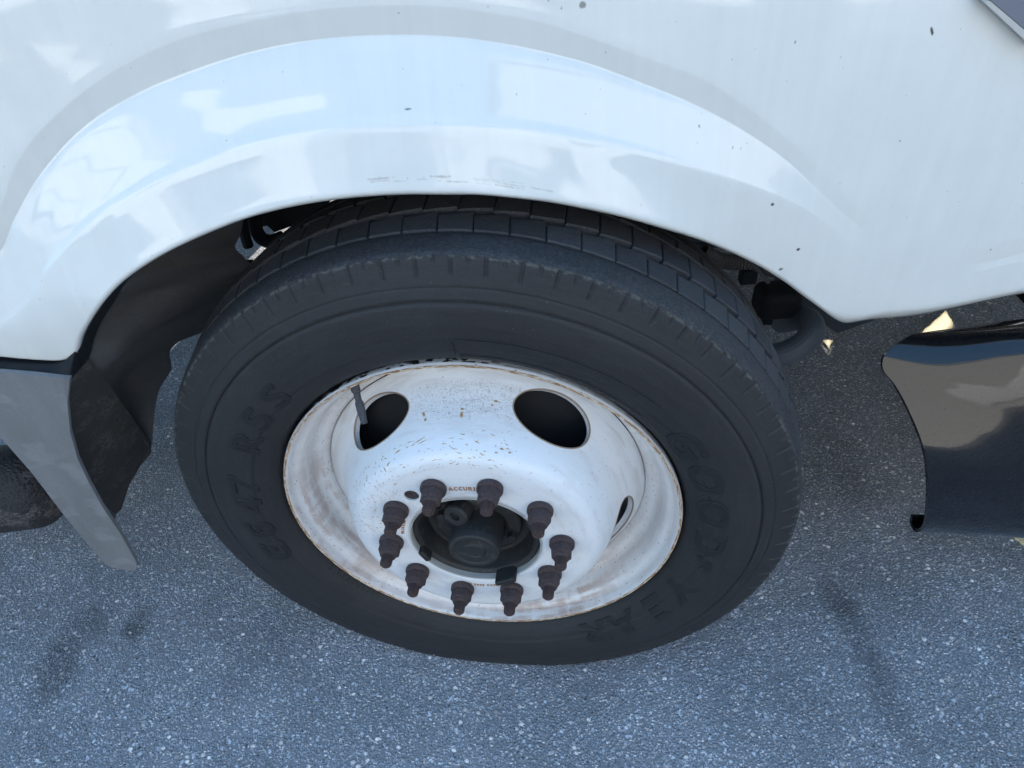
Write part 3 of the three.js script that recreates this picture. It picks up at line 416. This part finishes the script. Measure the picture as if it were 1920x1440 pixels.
  // barrel of the rim
  const rimMap = tex(2048, 512, (i, j, o) => {
    const u = i / 2048, v = j / 512, g = fbm(i / 4, j / 4, 512, 128, 7, 3), grime = fbm(i / 70, j / 18, 29, 28, 3, 5), streak = fbm(i / 12, j / 60, 170, 8, 19, 3);
    const t = 0.92 + 0.03 * (g - 0.5); o[0] = t; o[1] = t; o[2] = t;
    const mixc = (w, R, G, B) => { o[0] += (R - o[0]) * w; o[1] += (G - o[1]) * w; o[2] += (B - o[2]) * w; };
    mixc((0.10 + 0.42 * sstep(0.66, 0.80, u) * sstep(0.92, 0.82, u) + 0.25 * sstep(0.42, 0.52, u) * sstep(0.66, 0.6, u)) * sstep(0.38, 0.70, 0.7 * grime + 0.3 * streak) * (0.75 + 0.5 * g) * 1.15, 0.62, 0.49, 0.42);
    if (hash(Math.floor(i / 3), Math.floor(j / 2), 4) > 0.9955 && g > 0.35) mixc(0.75, 0.30, 0.17, 0.10);
    const flake = sstep(0.50, 0.56, fbm(i / 10, j / 9, 205, 57, 91, 3));
    if (v < 0.075) { const on = sstep(0.21, 0.26, u) * sstep(0.46, 0.38, u) + 0.12; mixc(clamp(flake * on * 1.1), 0.13, 0.10, 0.09); }
  }, true);
  M.rim = phy({ map: rimMap, color: lin(0.77, 0.75, 0.73), roughness: 0.48, clearcoat: 0.4, clearcoatRoughness: 0.2, bumpMap: peel, bumpScale: 0.0004 });
  const rim = roundProf([[0.2590, -0.0190], [0.2650, -0.0150], [0.2660, -0.0040], [0.2640, -0.0008], [0.2615, -0.0008], [0.2595, -0.0040], [0.2560, -0.0160], [0.2480, -0.0215], [0.2420, -0.0330], [0.2390, -0.0480], [0.2350, -0.0530], [0.2270, -0.0560], [0.2200, -0.0640], [0.2150, -0.0760], [0.2140, -0.1100], [0.2250, -0.1280], [0.2400, -0.1380], [0.2450, -0.1600], [0.2600, -0.1680]], 0.006, 4);
  part('rim', latheZ(dense(rim, 0.006), 240), M.rim, wheel, 'white painted rim stained brown');
  const lipM = std({ color: lin(1, 1, 1), roughness: 0.8, map: tex(1024, 32, (i, j, o) => { const a = fbm(i / 9, j / 6, 114, 5, 3, 4), b = fbm(i / 30, j / 16, 34, 2, 9, 3), r = sstep(0.42, 0.66, 0.6 * a + 0.4 * b); o[0] = 0.86 - 0.24 * r; o[1] = 0.80 - 0.34 * r; o[2] = 0.72 - 0.42 * r; }, true, [3, 1]), bumpMap: peel, bumpScale: 0.001 });
  M.lip = lipM;
  const lip = []; for (let k = 0; k <= 8; k++) { const a = k / 8 * Math.PI; lip.push([0.2630 + 0.0016 * Math.cos(a), -0.0012 + 0.0016 * Math.sin(a)]); }
  part('rim_lip', latheZ(lip, 240, [1, 1], (r, z, a) => [r + 0.0003 * (hash(Math.floor(a * 120), 1, 2) - 0.5), z]), lipM, wheel, 'rusty chipped edge of the rim');
}
// wheel nuts with their studs
{
  const hexR = (r, a) => r, nut = [];
  const fl = roundProf([[0.001, 0], [0.0162, 0], [0.0163, 0.0060], [0.0150, 0.0078], [0.0118, 0.0082]], 0.0012, 3);
  nut.push(latheZ(fl, 36));
  const hexBody = (() => { const s = new THREE.Shape(); for (let k = 0; k < 6; k++) { const a = k * Math.PI / 3, x = 0.0128 * Math.cos(a), y = 0.0128 * Math.sin(a); k ? s.lineTo(x, y) : s.moveTo(x, y); } s.closePath(); const g = new THREE.ExtrudeGeometry(s, { depth: 0.0105, bevelEnabled: true, bevelThickness: 0.0016, bevelSize: 0.0014, bevelSegments: 2 }); g.translate(0, 0, 0.0095); return g; })();
  const collar = latheZ(roundProf([[0.0118, 0.0080], [0.0118, 0.0115]], 0.001), 24);
  const cap = latheZ(roundProf([[0.0118, 0.0215], [0.0106, 0.0250], [0.0095, 0.0262], [0.0060, 0.0264]], 0.001), 30);
  const sp = []; for (let k = 0; k <= 48; k++) { const z = 0.024 + 0.0155 * k / 48; sp.push([0.0072 + 0.0006 * Math.sin(z / 0.0019 * 2 * Math.PI) - (k > 42 ? 0.0012 * (k - 42) / 6 : 0), z]); } sp.push([0.0048, 0.0408], [0.0001, 0.0410]);
  const stud = latheZ(sp, 22);
  const clean = (g) => { g = g.index ? g.toNonIndexed() : g; for (const k of Object.keys(g.attributes)) if (!['position', 'normal', 'uv'].includes(k)) g.deleteAttribute(k); return g; };
  const body = boxUV(mergeGeometries([...nut, toCreasedNormals(hexBody, 0.4), collar, cap].map(clean)), 22); const studG = boxUV(clean(stud), 22);
  body.computeVertexNormals(); 
  const nutG = boxUV(mergeGeometries([...nut, collar, cap].map(clean).concat([clean(toCreasedNormals(hexBody, 0.4))])), 22);
  const studM = std({ color: lin(0.9, 0.8, 0.75), map: M.rust.map, roughness: 0.9, bumpMap: M.rust.bumpMap, bumpScale: 0.001 });
  for (let k = 0; k < 10; k++) {
    const a = (112.5 - 36 * k) * D2R, n = part('wheel_nut', nutG, M.rust, wheel); n.position.set(0.1125 * Math.cos(a), 0.1125 * Math.sin(a), 0.0408); n.rotation.z = rr(0, 6); 
    const s = part('wheel_stud', studG, studM, wheel); s.position.copy(n.position); s.rotation.z = rr(0, 6);
  }
}
// stamped lettering, rust coloured
{
  const M2 = std({ color: lin(0.33, 0.16, 0.07), roughness: 0.9 });
  const stamp = (s, size, r0, a0, gap, inward) => { const gs = []; let x = 0; for (const ch of s) { if (ch === ' ') { x += size * 0.6; continue; } const g = new TextGeometry(ch, { font, size, depth: 0.0007, curveSegments: 3, bevelEnabled: false }); g.computeBoundingBox(); g.translate(x - g.boundingBox.min.x, 0, 0); x += g.boundingBox.max.x - g.boundingBox.min.x + gap; const p = g.attributes.position; for (let i = 0; i < p.count; i++) { const X = p.getX(i), Y = p.getY(i), r = r0 + Y, a = a0 * D2R - X / r0; p.setXYZ(i, r * Math.cos(a), r * Math.sin(a), 0.0406 + p.getZ(i)); } g.computeVertexNormals(); gs.push(g); } return mergeGeometries(gs); };
  part('stamped_lettering', stamp('ACCURIDE', 0.0062, 0.1015, 104, 0.0011), M2, wheel);
  part('stamped_lettering', stamp('MAX 6000 LBS', 0.0042, 0.0985, -77.5, 0.0009), M2, wheel);
  part('stamped_lettering', stamp('19.5X6.00', 0.0042, 0.0935, 176, 0.0009), M2, wheel);
}
// hub inside the bore
{
  const hubM = std({ color: lin(1, 1, 1), roughness: 0.62, map: tex(512, 512, (i, j, o) => { const a = fbm(i / 40, j / 40, 13, 13, 21, 5), g = fbm(i / 4, j / 4, 128, 128, 9, 2), v = 0.11 + 0.16 * sstep(0.55, 0.78, a) * sstep(0.45, 0.8, g) + 0.03 * g; o[0] = v * 1.02; o[1] = v; o[2] = v * 0.98; }, true, [8, 8]), bumpMap: peel, bumpScale: 0.0012 });
  const L = (p, r = 0.003, seg = 64) => boxUV(latheZ(roundProf(p, r, 4), seg));
  part('hub', L([[0.0858, -0.05], [0.0838, -0.01], [0.0838, 0.0325], [0.0815, 0.0345], [0.0765, 0.0310], [0.0690, 0.0060], [0.0500, 0.002], [0.0440, -0.004], [0.001, -0.004]], 0.002, 96), hubM, wheel);
  part('hub_flange', L([[0.058, -0.004], [0.058, 0.012], [0.0545, 0.0145], [0.040, 0.0145], [0.036, 0.012]], 0.003), hubM, wheel);
  part('hub_cap', L([[0.0350, 0.006], [0.0340, 0.049], [0.0325, 0.0565], [0.0300, 0.0580], [0.0265, 0.0578], [0.0245, 0.0560], [0.0150, 0.0555], [0.0140, 0.0580], [0.0115, 0.0585], [0.0105, 0.0570], [0.0001, 0.0565]], 0.0018), hubM, wheel);
  const plug = new THREE.Group(); // knurled plug with a hex socket
  const pg = []; { const p = roundProf([[0.0172, 0.004], [0.0172, 0.024], [0.0150, 0.0275], [0.0065, 0.0275], [0.0062, 0.020], [0.0001, 0.020]], 0.0015, 4); pg.push(boxUV(latheZ(p, 72, [1, 1], (r, z, a, i) => [r > 0.0168 && z > 0.008 && z < 0.022 ? r + (Math.round(a / (2 * Math.PI) * 72) % 2 ? 0.0007 : 0) : r, z]))); }
  const pl = part('hub_plug', mergeGeometries(pg), hubM, wheel); pl.position.set(-0.0175, 0.0385, 0.010); pl.rotation.set(-0.12, -0.25, 0);
  const boss = part('plug_boss', L([[0.024, -0.004], [0.024, 0.006], [0.020, 0.010], [0.001, 0.010]], 0.003), hubM, wheel); boss.position.set(-0.0175, 0.0385, 0.008);
  for (const [x, y] of [[-0.045, 0.022], [0.045, -0.016], [0.012, -0.045]]) { const g = new THREE.CylinderGeometry(0.0068, 0.0072, 0.009, 6); g.rotateX(Math.PI / 2); const c = new THREE.CylinderGeometry(0.0095, 0.0095, 0.003, 20); c.rotateX(Math.PI / 2); c.translate(0, 0, -0.005); const h = part('hub_bolt', boxUV(mergeGeometries([g.toNonIndexed(), c.toNonIndexed()])), hubM, wheel); h.position.set(x, y, 0.0185); }
  // pilot pads that stand proud of the bore
  const pad = (a, w, z1, r0 = 0.0765) => { const g = box(0.0085, w, z1 + 0.01, r0 + 0.0045, 0, (z1 - 0.01) / 2, 0.002); g.rotateZ(a * D2R); return boxUV(g); };
  part('pilot_pad', pad(-63, 0.030, 0.0535), hubM, wheel); part('pilot_pad', pad(-152, 0.020, 0.0445), hubM, wheel); part('pilot_pad', pad(20, 0.030, 0.040), hubM, wheel); part('pilot_pad', pad(118, 0.030, 0.030), M.rust, wheel, 'rust brown pad at the top of the bore');
  part('bore_ring', boxUV(latheZ([[0.0858, 0.010], [0.0862, 0.0412], [0.0852, 0.0418], [0.0842, 0.0410], [0.0842, 0.010]], 96), 6), std({ color: lin(0.36, 0.35, 0.32), roughness: 0.7, bumpMap: peel, bumpScale: 0.001 }), wheel);
  { const g = new THREE.SphereGeometry(0.0100, 24, 12, 0, 6.2832, 1.7, 1.45); g.rotateX(Math.PI / 2); g.scale(1, 1, 0.6); g.translate(0.1125 * Math.cos(130.5 * D2R), 0.1125 * Math.sin(130.5 * D2R), 0.0402); part('locating_hole', boxUV(g, 20), M.rust, wheel, 'shallow rusty hole beside a wheel nut'); }
  // brake drum behind
  part('brake_drum', boxUV(latheZ(roundProf([[0.086, -0.045], [0.190, -0.075], [0.198, -0.085], [0.198, -0.20], [0.05, -0.21]], 0.006), 72)), M.deep, wheel);
}
// valve stem
{
  const a0 = 124 * D2R, a1 = 126 * D2R, p = (r, a, z) => new THREE.Vector3(r * Math.cos(a), r * Math.sin(a), z);
  const A = p(0.2560, 122.6 * D2R, -0.021), B = p(0.2135, a1, 0.006), dir = B.clone().sub(A), len = dir.length();
  const prof = [[0.001, 0], [0.0055, 0], [0.0055, 0.012], [0.0042, 0.014], [0.0040, len * 0.45], [0.0052, len * 0.5], [0.0052, len * 0.76], [0.0044, len * 0.8], [0.0042, len * 0.98], [0.0028, len], [0.0001, len]];
  const g = latheZ(dense(roundProf(prof, 0.001), 0.004), 20); g.applyQuaternion(new THREE.Quaternion().setFromUnitVectors(new THREE.Vector3(0, 0, 1), dir.normalize())); g.translate(A.x, A.y, A.z);
  part('valve_stem', g, std({ color: lin(0.05, 0.053, 0.058), roughness: 0.6, metalness: 0.2, bumpMap: peel, bumpScale: 0.001 }), wheel);
}

// ---------------------------------------------------------------- running board
{
  const N = 30, l = spline(BOARD_L, N * 4), r = spline(BOARD_R, N * 4), rows = [];
  for (const t of [0, 0.01, 0.25, 0.5, 0.75, 1, 1.25]) rows.push(l.map((p, j) => p.clone().lerp(r[j], t)));
  { const last = rows[rows.length - 1], run = new THREE.Vector3(1, 0, 0); for (const s of [0.1, 0.5, 1.0]) rows.push(last.map((p) => p.clone().addScaledVector(run, s))); }
  const g = sheet(rows, 0.005, (x, y, z) => [x, y - z], false);
  const b = part('running_board', g, M.glossBlack, truck, 'glossy black running board with a rolled lower edge');
  part('board_bracket', box(0.06, 0.05, 0.55, 0.95, 0.44, -0.36, 0.008), M.black, b);
  part('board_bracket', box(0.06, 0.05, 0.55, 1.75, 0.42, -0.36, 0.008), M.black, b);
}
// ---------------------------------------------------------------- trim, chassis, the rest of the body (mostly outside the frame)
{
  const tz = (x, y) => -0.045 - 0.17 * Math.max(0, y - 0.7) ** 2;
  const T = (L) => L.map(([x, y]) => [x, y, tz(x, y) + 0.016]);
  part('side_trim', slab(T([[0.488, 0.981], [0.547, 0.943], [0.60, 0.915], [0.645, 0.905], [0.685, 0.915], [0.71, 0.945], [0.715, 0.99], [0.70, 1.06], [0.67, 1.105], [0.62, 1.12], [0.565, 1.105], [0.52, 1.06]]), [0, 0, 0.012]), std({ color: lin(0.125, 0.135, 0.165), roughness: 0.55, bumpMap: peel, bumpScale: 0.0004 }), truck, 'dark grey plastic trim panel');
  part('trim_seal', slab(T([[0.481, 0.981], [0.544, 0.9375], [0.547, 0.9425], [0.488, 0.9805]]), [0, 0, 0.014]), std({ color: lin(0.42, 0.41, 0.38), roughness: 0.7 }), truck, 'pale grey seal along the trim panel');
  part('exhaust_pipe', boxUV(tube(PIPE, 0.0215, 60, 20), 3), std({ color: lin(0.15, 0.155, 0.165), roughness: 0.6, metalness: 0.2, bumpMap: peel, bumpScale: 0.0008 }), truck, 'grey pipe elbow behind the tyre');
  part('mounting_bracket', mergeGeometries([boxUV(box(0.075, 0.055, 0.06, ...BRACKET, 0.014)), boxUV(box(0.017, 0.02, 0.02, BRACKET[0] - 0.012, BRACKET[1] - 0.036, BRACKET[2] + 0.005, 0.004))]), M.deep, truck, 'black mounting behind the tyre');
  part('clip', boxUV(box(0.028, 0.028, 0.02, ...CLIP, 0.003)), M.black, truck);
  { const g = []; const c = new THREE.CatmullRomCurve3(HOSE.map(V), false, 'centripetal'); const n = 26; for (let k = 0; k < n; k++) { const t = new THREE.TorusGeometry(0.0105, 0.0028, 6, 16), p = c.getPointAt(k / (n - 1)), d = c.getTangentAt(k / (n - 1)); t.applyQuaternion(new THREE.Quaternion().setFromUnitVectors(new THREE.Vector3(0, 0, 1), d)); t.translate(p.x, p.y, p.z); g.push(t.toNonIndexed()); } g.push(new THREE.TubeGeometry(c, 30, 0.0098, 10).toNonIndexed()); part('corrugated_hose', mergeGeometries(g), M.steel, truck); }
  part('brake_hose', boxUV(tube(LOOP, 0.010, 40, 12)), M.deep, truck); part('strap', boxUV(tube(STRAP, 0.0075, 20, 10)), M.deep, truck);
  part('frame_rail', mergeGeometries([boxUV(box(5.2, 0.17, 0.012, 1.7, 0.715, -0.555, 0.004)), boxUV(box(5.2, 0.012, 0.07, 1.7, 0.796, -0.59, 0.004)), boxUV(box(5.2, 0.012, 0.07, 1.7, 0.634, -0.59, 0.004))]), M.darkSteel, truck);
  part('frame_rail', mergeGeometries([boxUV(box(5.6, 0.17, 0.012, 1.5, 0.715, -1.40, 0.004)), boxUV(box(5.6, 0.012, 0.07, 1.5, 0.796, -1.365, 0.004))]), M.darkSteel, truck);
  part('axle_beam', mergeGeometries([boxUV(box(0.10, 0.10, 1.5, 0, 0.40, -0.95, 0.02)), boxUV(box(0.9, 0.012, 0.075, 0.25, 0.50, -0.50, 0.003)), boxUV(box(0.7, 0.012, 0.075, 0.25, 0.487, -0.50, 0.003))]), M.darkSteel, truck);
  part('crossmember', boxUV(box(0.09, 0.10, 0.80, 0.70, 0.665, -0.97, 0.01)), M.darkSteel, truck);
  part('splash_panel', sheet(SPLASH, 0.003), M.darkSteel, truck);
  part('inner_panel', slab(INNER, [0, 0, 0.004]), M.deep, truck); part('strut', slab(STRUT, [0, 0, 0.02]), M.deep, truck);
  // wheel house over the tyre
  const rows = []; for (let s = 0; s <= 8; s++) rows.push(Array.from({ length: 40 }, (_, j) => { const a = (38 + 84 * j / 39) * D2R; return new THREE.Vector3(-0.02 + 0.475 * Math.cos(a), 0.40 + 0.475 * Math.sin(a), -0.055 - 0.40 * s / 8); }));
  part('wheel_house', sheet(rows, 0.004), M.deep, truck);
  const side = (pts, z0, z1) => { const s = new THREE.Shape(pts.map(([x, y]) => new THREE.Vector2(x, y))); const g = new THREE.ExtrudeGeometry(s, { depth: z1 - z0, bevelEnabled: true, bevelSize: 0.03, bevelThickness: 0.03, bevelSegments: 3 }); g.translate(0, 0, z0); return g; };
  part('engine', mergeGeometries([boxUV(box(0.95, 0.55, 0.62, 0.05, 1.0, -0.98, 0.05)), boxUV(box(0.5, 0.3, 0.4, -0.1, 0.72, -1.0, 0.05))]), M.deep, truck);
  part('hood', side([[-1.05, 1.15], [-0.95, 1.45], [0.55, 1.62], [0.62, 1.66], [0.62, 1.60], [-0.9, 1.38], [-0.98, 1.15]], -1.88, -0.18), M.whitePlain, truck);
  part('grille', boxUV(box(0.06, 0.75, 1.75, -1.02, 0.95, -1.02, 0.02)), M.deep, truck);
  part('bumper', boxUV(box(0.18, 0.30, 2.02, -1.16, 0.55, -1.03, 0.05)), M.darkSteel, truck);
  part('bumper_end', BUMPER_END(), M.wornSteel, truck, 'worn black metal bumper end with a rounded underside');
  const cab = part('cab', side([[0.62, 0.70], [0.62, 1.62], [0.95, 2.45], [2.25, 2.5], [2.3, 0.70]], -1.93, -0.16), M.whitePlain, truck);
  part('cab_window', boxUV(box(0.75, 0.55, 0.02, 1.45, 1.98, -0.125, 0.006)), phy({ color: lin(0.02, 0.022, 0.025), roughness: 0.05 }), cab);
  part('cargo_box', boxUV(box(4.6, 2.4, 2.2, 4.85, 1.95, -1.03, 0.03)), M.whitePlain, truck);
  part('far_fender', boxUV(box(1.9, 0.98, 0.03, -0.1, 1.02, -2.06, 0.01)), M.whitePlain, truck);
  part('sun_blocker_front', mergeGeometries([boxUV(box(0.85, 0.42, 0.02, -0.90, 0.51, -2.04, 0.005)), boxUV(box(0.20, 0.62, 0.015, -0.53, 0.40, -2.01, 0.005))]), M.black, truck);  // unseen plates added to stop low sun streaking under the front
  part('sill_sun_blocker', mergeGeometries([boxUV(box(2.1, 0.20, 0.05, 1.55, 0.63, -2.03, 0.01)), boxUV(box(0.07, 0.5, 0.03, 0.47, 0.75, -2.03, 0.01))]), M.whitePlain, truck);  // unseen sill with an added gap strip, placed to block the low sun
  // added unseen plate blocking the low sun, its holes shaped to the lit patches
  { const k = 1.25 / 0.883, zf = -2.02, hit = ([x, z]) => { const t = (z - zf) / 0.883 * 1; return new THREE.Vector2(x + 0.321 * t, 0.342 * t + 0.004); };
    const sh = new THREE.Shape([[0.42, 0.08], [2.9, 0.08], [2.9, 0.56], [0.42, 0.56]].map(([x, y]) => new THREE.Vector2(x, y)));
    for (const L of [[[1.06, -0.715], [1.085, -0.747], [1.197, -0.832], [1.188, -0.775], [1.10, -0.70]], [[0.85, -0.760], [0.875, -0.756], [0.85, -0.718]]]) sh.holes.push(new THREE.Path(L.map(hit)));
    const g = new THREE.ExtrudeGeometry(sh, { depth: 0.004, bevelEnabled: false }); g.translate(0, 0, zf - 0.004); part('sun_blocker_panel', boxUV(g), M.darkSteel, truck); }
  const far = new THREE.Group(); far.name = 'far_wheel'; far.position.set(0, 0.405, -2.0); far.rotation.y = Math.PI; truck.add(far);
  part('tyre', latheZ(roundProf([[0.26, 0], [0.33, 0.02], [0.40, 0], [0.415, -0.03], [0.417, -0.15], [0.40, -0.18], [0.26, -0.18]], 0.01), 72), M.rubber, far);
  part('rim', latheZ(roundProf([[0.262, 0], [0.24, -0.04], [0.21, -0.06], [0.16, 0.03], [0.02, 0.04]], 0.01), 60), M.whitePlain, far);
  for (const [z, n] of [[-0.02, 0], [-1.75, 1]]) { const w = new THREE.Group(); w.name = 'rear_wheel'; w.position.set(5.2, 0.415, z - 0.1); truck.add(w); part('tyre', latheZ(roundProf([[0.26, 0], [0.33, 0.02], [0.40, 0], [0.415, -0.03], [0.417, -0.15], [0.40, -0.18], [0.26, -0.18]], 0.01), 72), M.rubber, w); part('rim', latheZ(roundProf([[0.262, 0], [0.24, -0.04], [0.21, -0.10], [0.02, -0.10]], 0.01), 60), M.whitePlain, w); }
}
// ---------------------------------------------------------------- across the lot, outside the frame: what the glossy paint mirrors
{
  const bldg = thing('warehouse_building', 'long low pale building across the lot with dark doors', 'building');
  const wallM = std({ color: lin(0.45, 0.44, 0.425), roughness: 0.9 }), darkM = std({ color: lin(0.05, 0.055, 0.06), roughness: 0.4 }), trimM = std({ color: lin(0.30, 0.31, 0.33), roughness: 0.7 });
  part('wall', box(28, 9.5, 10, 17, 4.75, 19, 0.05), wallM, bldg); part('roof', box(28.5, 0.5, 10.5, 17, 9.76, 19, 0.05), trimM, bldg);
  part('wall', box(30, 5.2, 10, -12.1, 2.6, 19, 0.05), wallM, bldg); part('roof', box(30.4, 0.4, 10.5, -12.1, 5.41, 19, 0.05), trimM, bldg);
  for (let k = -6; k <= -1; k++) { const d = part('roller_door', box(2.6, 3.2, 0.1, 3 + k * 4.4, 1.6, 13.98, 0.02), k % 3 ? darkM : trimM, bldg); part('window', box(2.0, 0.8, 0.08, 3 + k * 4.4, 4.7, 13.98, 0.02), darkM, bldg); }
  const vanShape = (pts, w, mat, parent, name) => { const s = new THREE.Shape(pts.map((p) => new THREE.Vector2(...p))); const g = new THREE.ExtrudeGeometry(s, { depth: w, bevelEnabled: true, bevelSize: 0.05, bevelThickness: 0.05, bevelSegments: 2 }); g.translate(0, 0, -w / 2); return part(name, g, mat, parent); };
  const carM = [std({ color: lin(0.7, 0.7, 0.68), roughness: 0.4 }), std({ color: lin(0.35, 0.36, 0.38), roughness: 0.35 }), std({ color: lin(0.6, 0.6, 0.6), roughness: 0.4 })];
  const boxTruck = (x, z, len, top, dir, label, mat) => {
    const c = thing('box_truck', label, 'box truck', 'box trucks parked across the lot'); c.position.set(x, 0, z); c.rotation.y = dir > 0 ? 0 : Math.PI;
    part('cargo_box', box(len, top - 1.05, 2.4, 0, (top + 1.05) / 2, 0, 0.03), mat, c); part('chassis', box(len + 1.8, 0.25, 0.9, 0.6, 0.85, 0, 0.02), darkM, c);
    vanShape([[len / 2 + 0.12, 0.5], [len / 2 + 0.12, 2.55], [len / 2 + 1.1, 2.5], [len / 2 + 1.65, 1.55], [len / 2 + 2.35, 1.35], [len / 2 + 2.4, 0.5]], 1.95, mat, c, 'cab');
    part('window', box(0.8, 0.6, 2.08, len / 2 + 0.8, 1.95, 0, 0.05), darkM, c);
    for (const wx of [len / 2 + 1.5, -len / 2 + 1.0]) for (const wz of [0.95, -0.95]) { const g = new THREE.CylinderGeometry(0.42, 0.42, 0.26, 28); g.rotateX(Math.PI / 2); g.translate(wx, 0.42, wz); part('wheel', g, M.deep, c); }
    for (let k = 0; k < 4; k++) part('side_rail', box(len - 0.1, 0.06, 0.03, 0, 1.25 + k * (top - 1.5) / 3.2, -1.21, 0.006), trimM, c);
  };
  boxTruck(-7.2, 7.4, 3.6, 3.75, 1, 'white box truck parked leftmost across the lot', carM[0]); boxTruck(-2.6, 6.6, 2.2, 4.05, -1, 'short tall white box truck parked in the middle across the lot', carM[0]); boxTruck(0.9, 7.9, 1.6, 3.5, 1, 'silver box truck parked rightmost across the lot', carM[2]);
}
renderer.render(scene, camera);
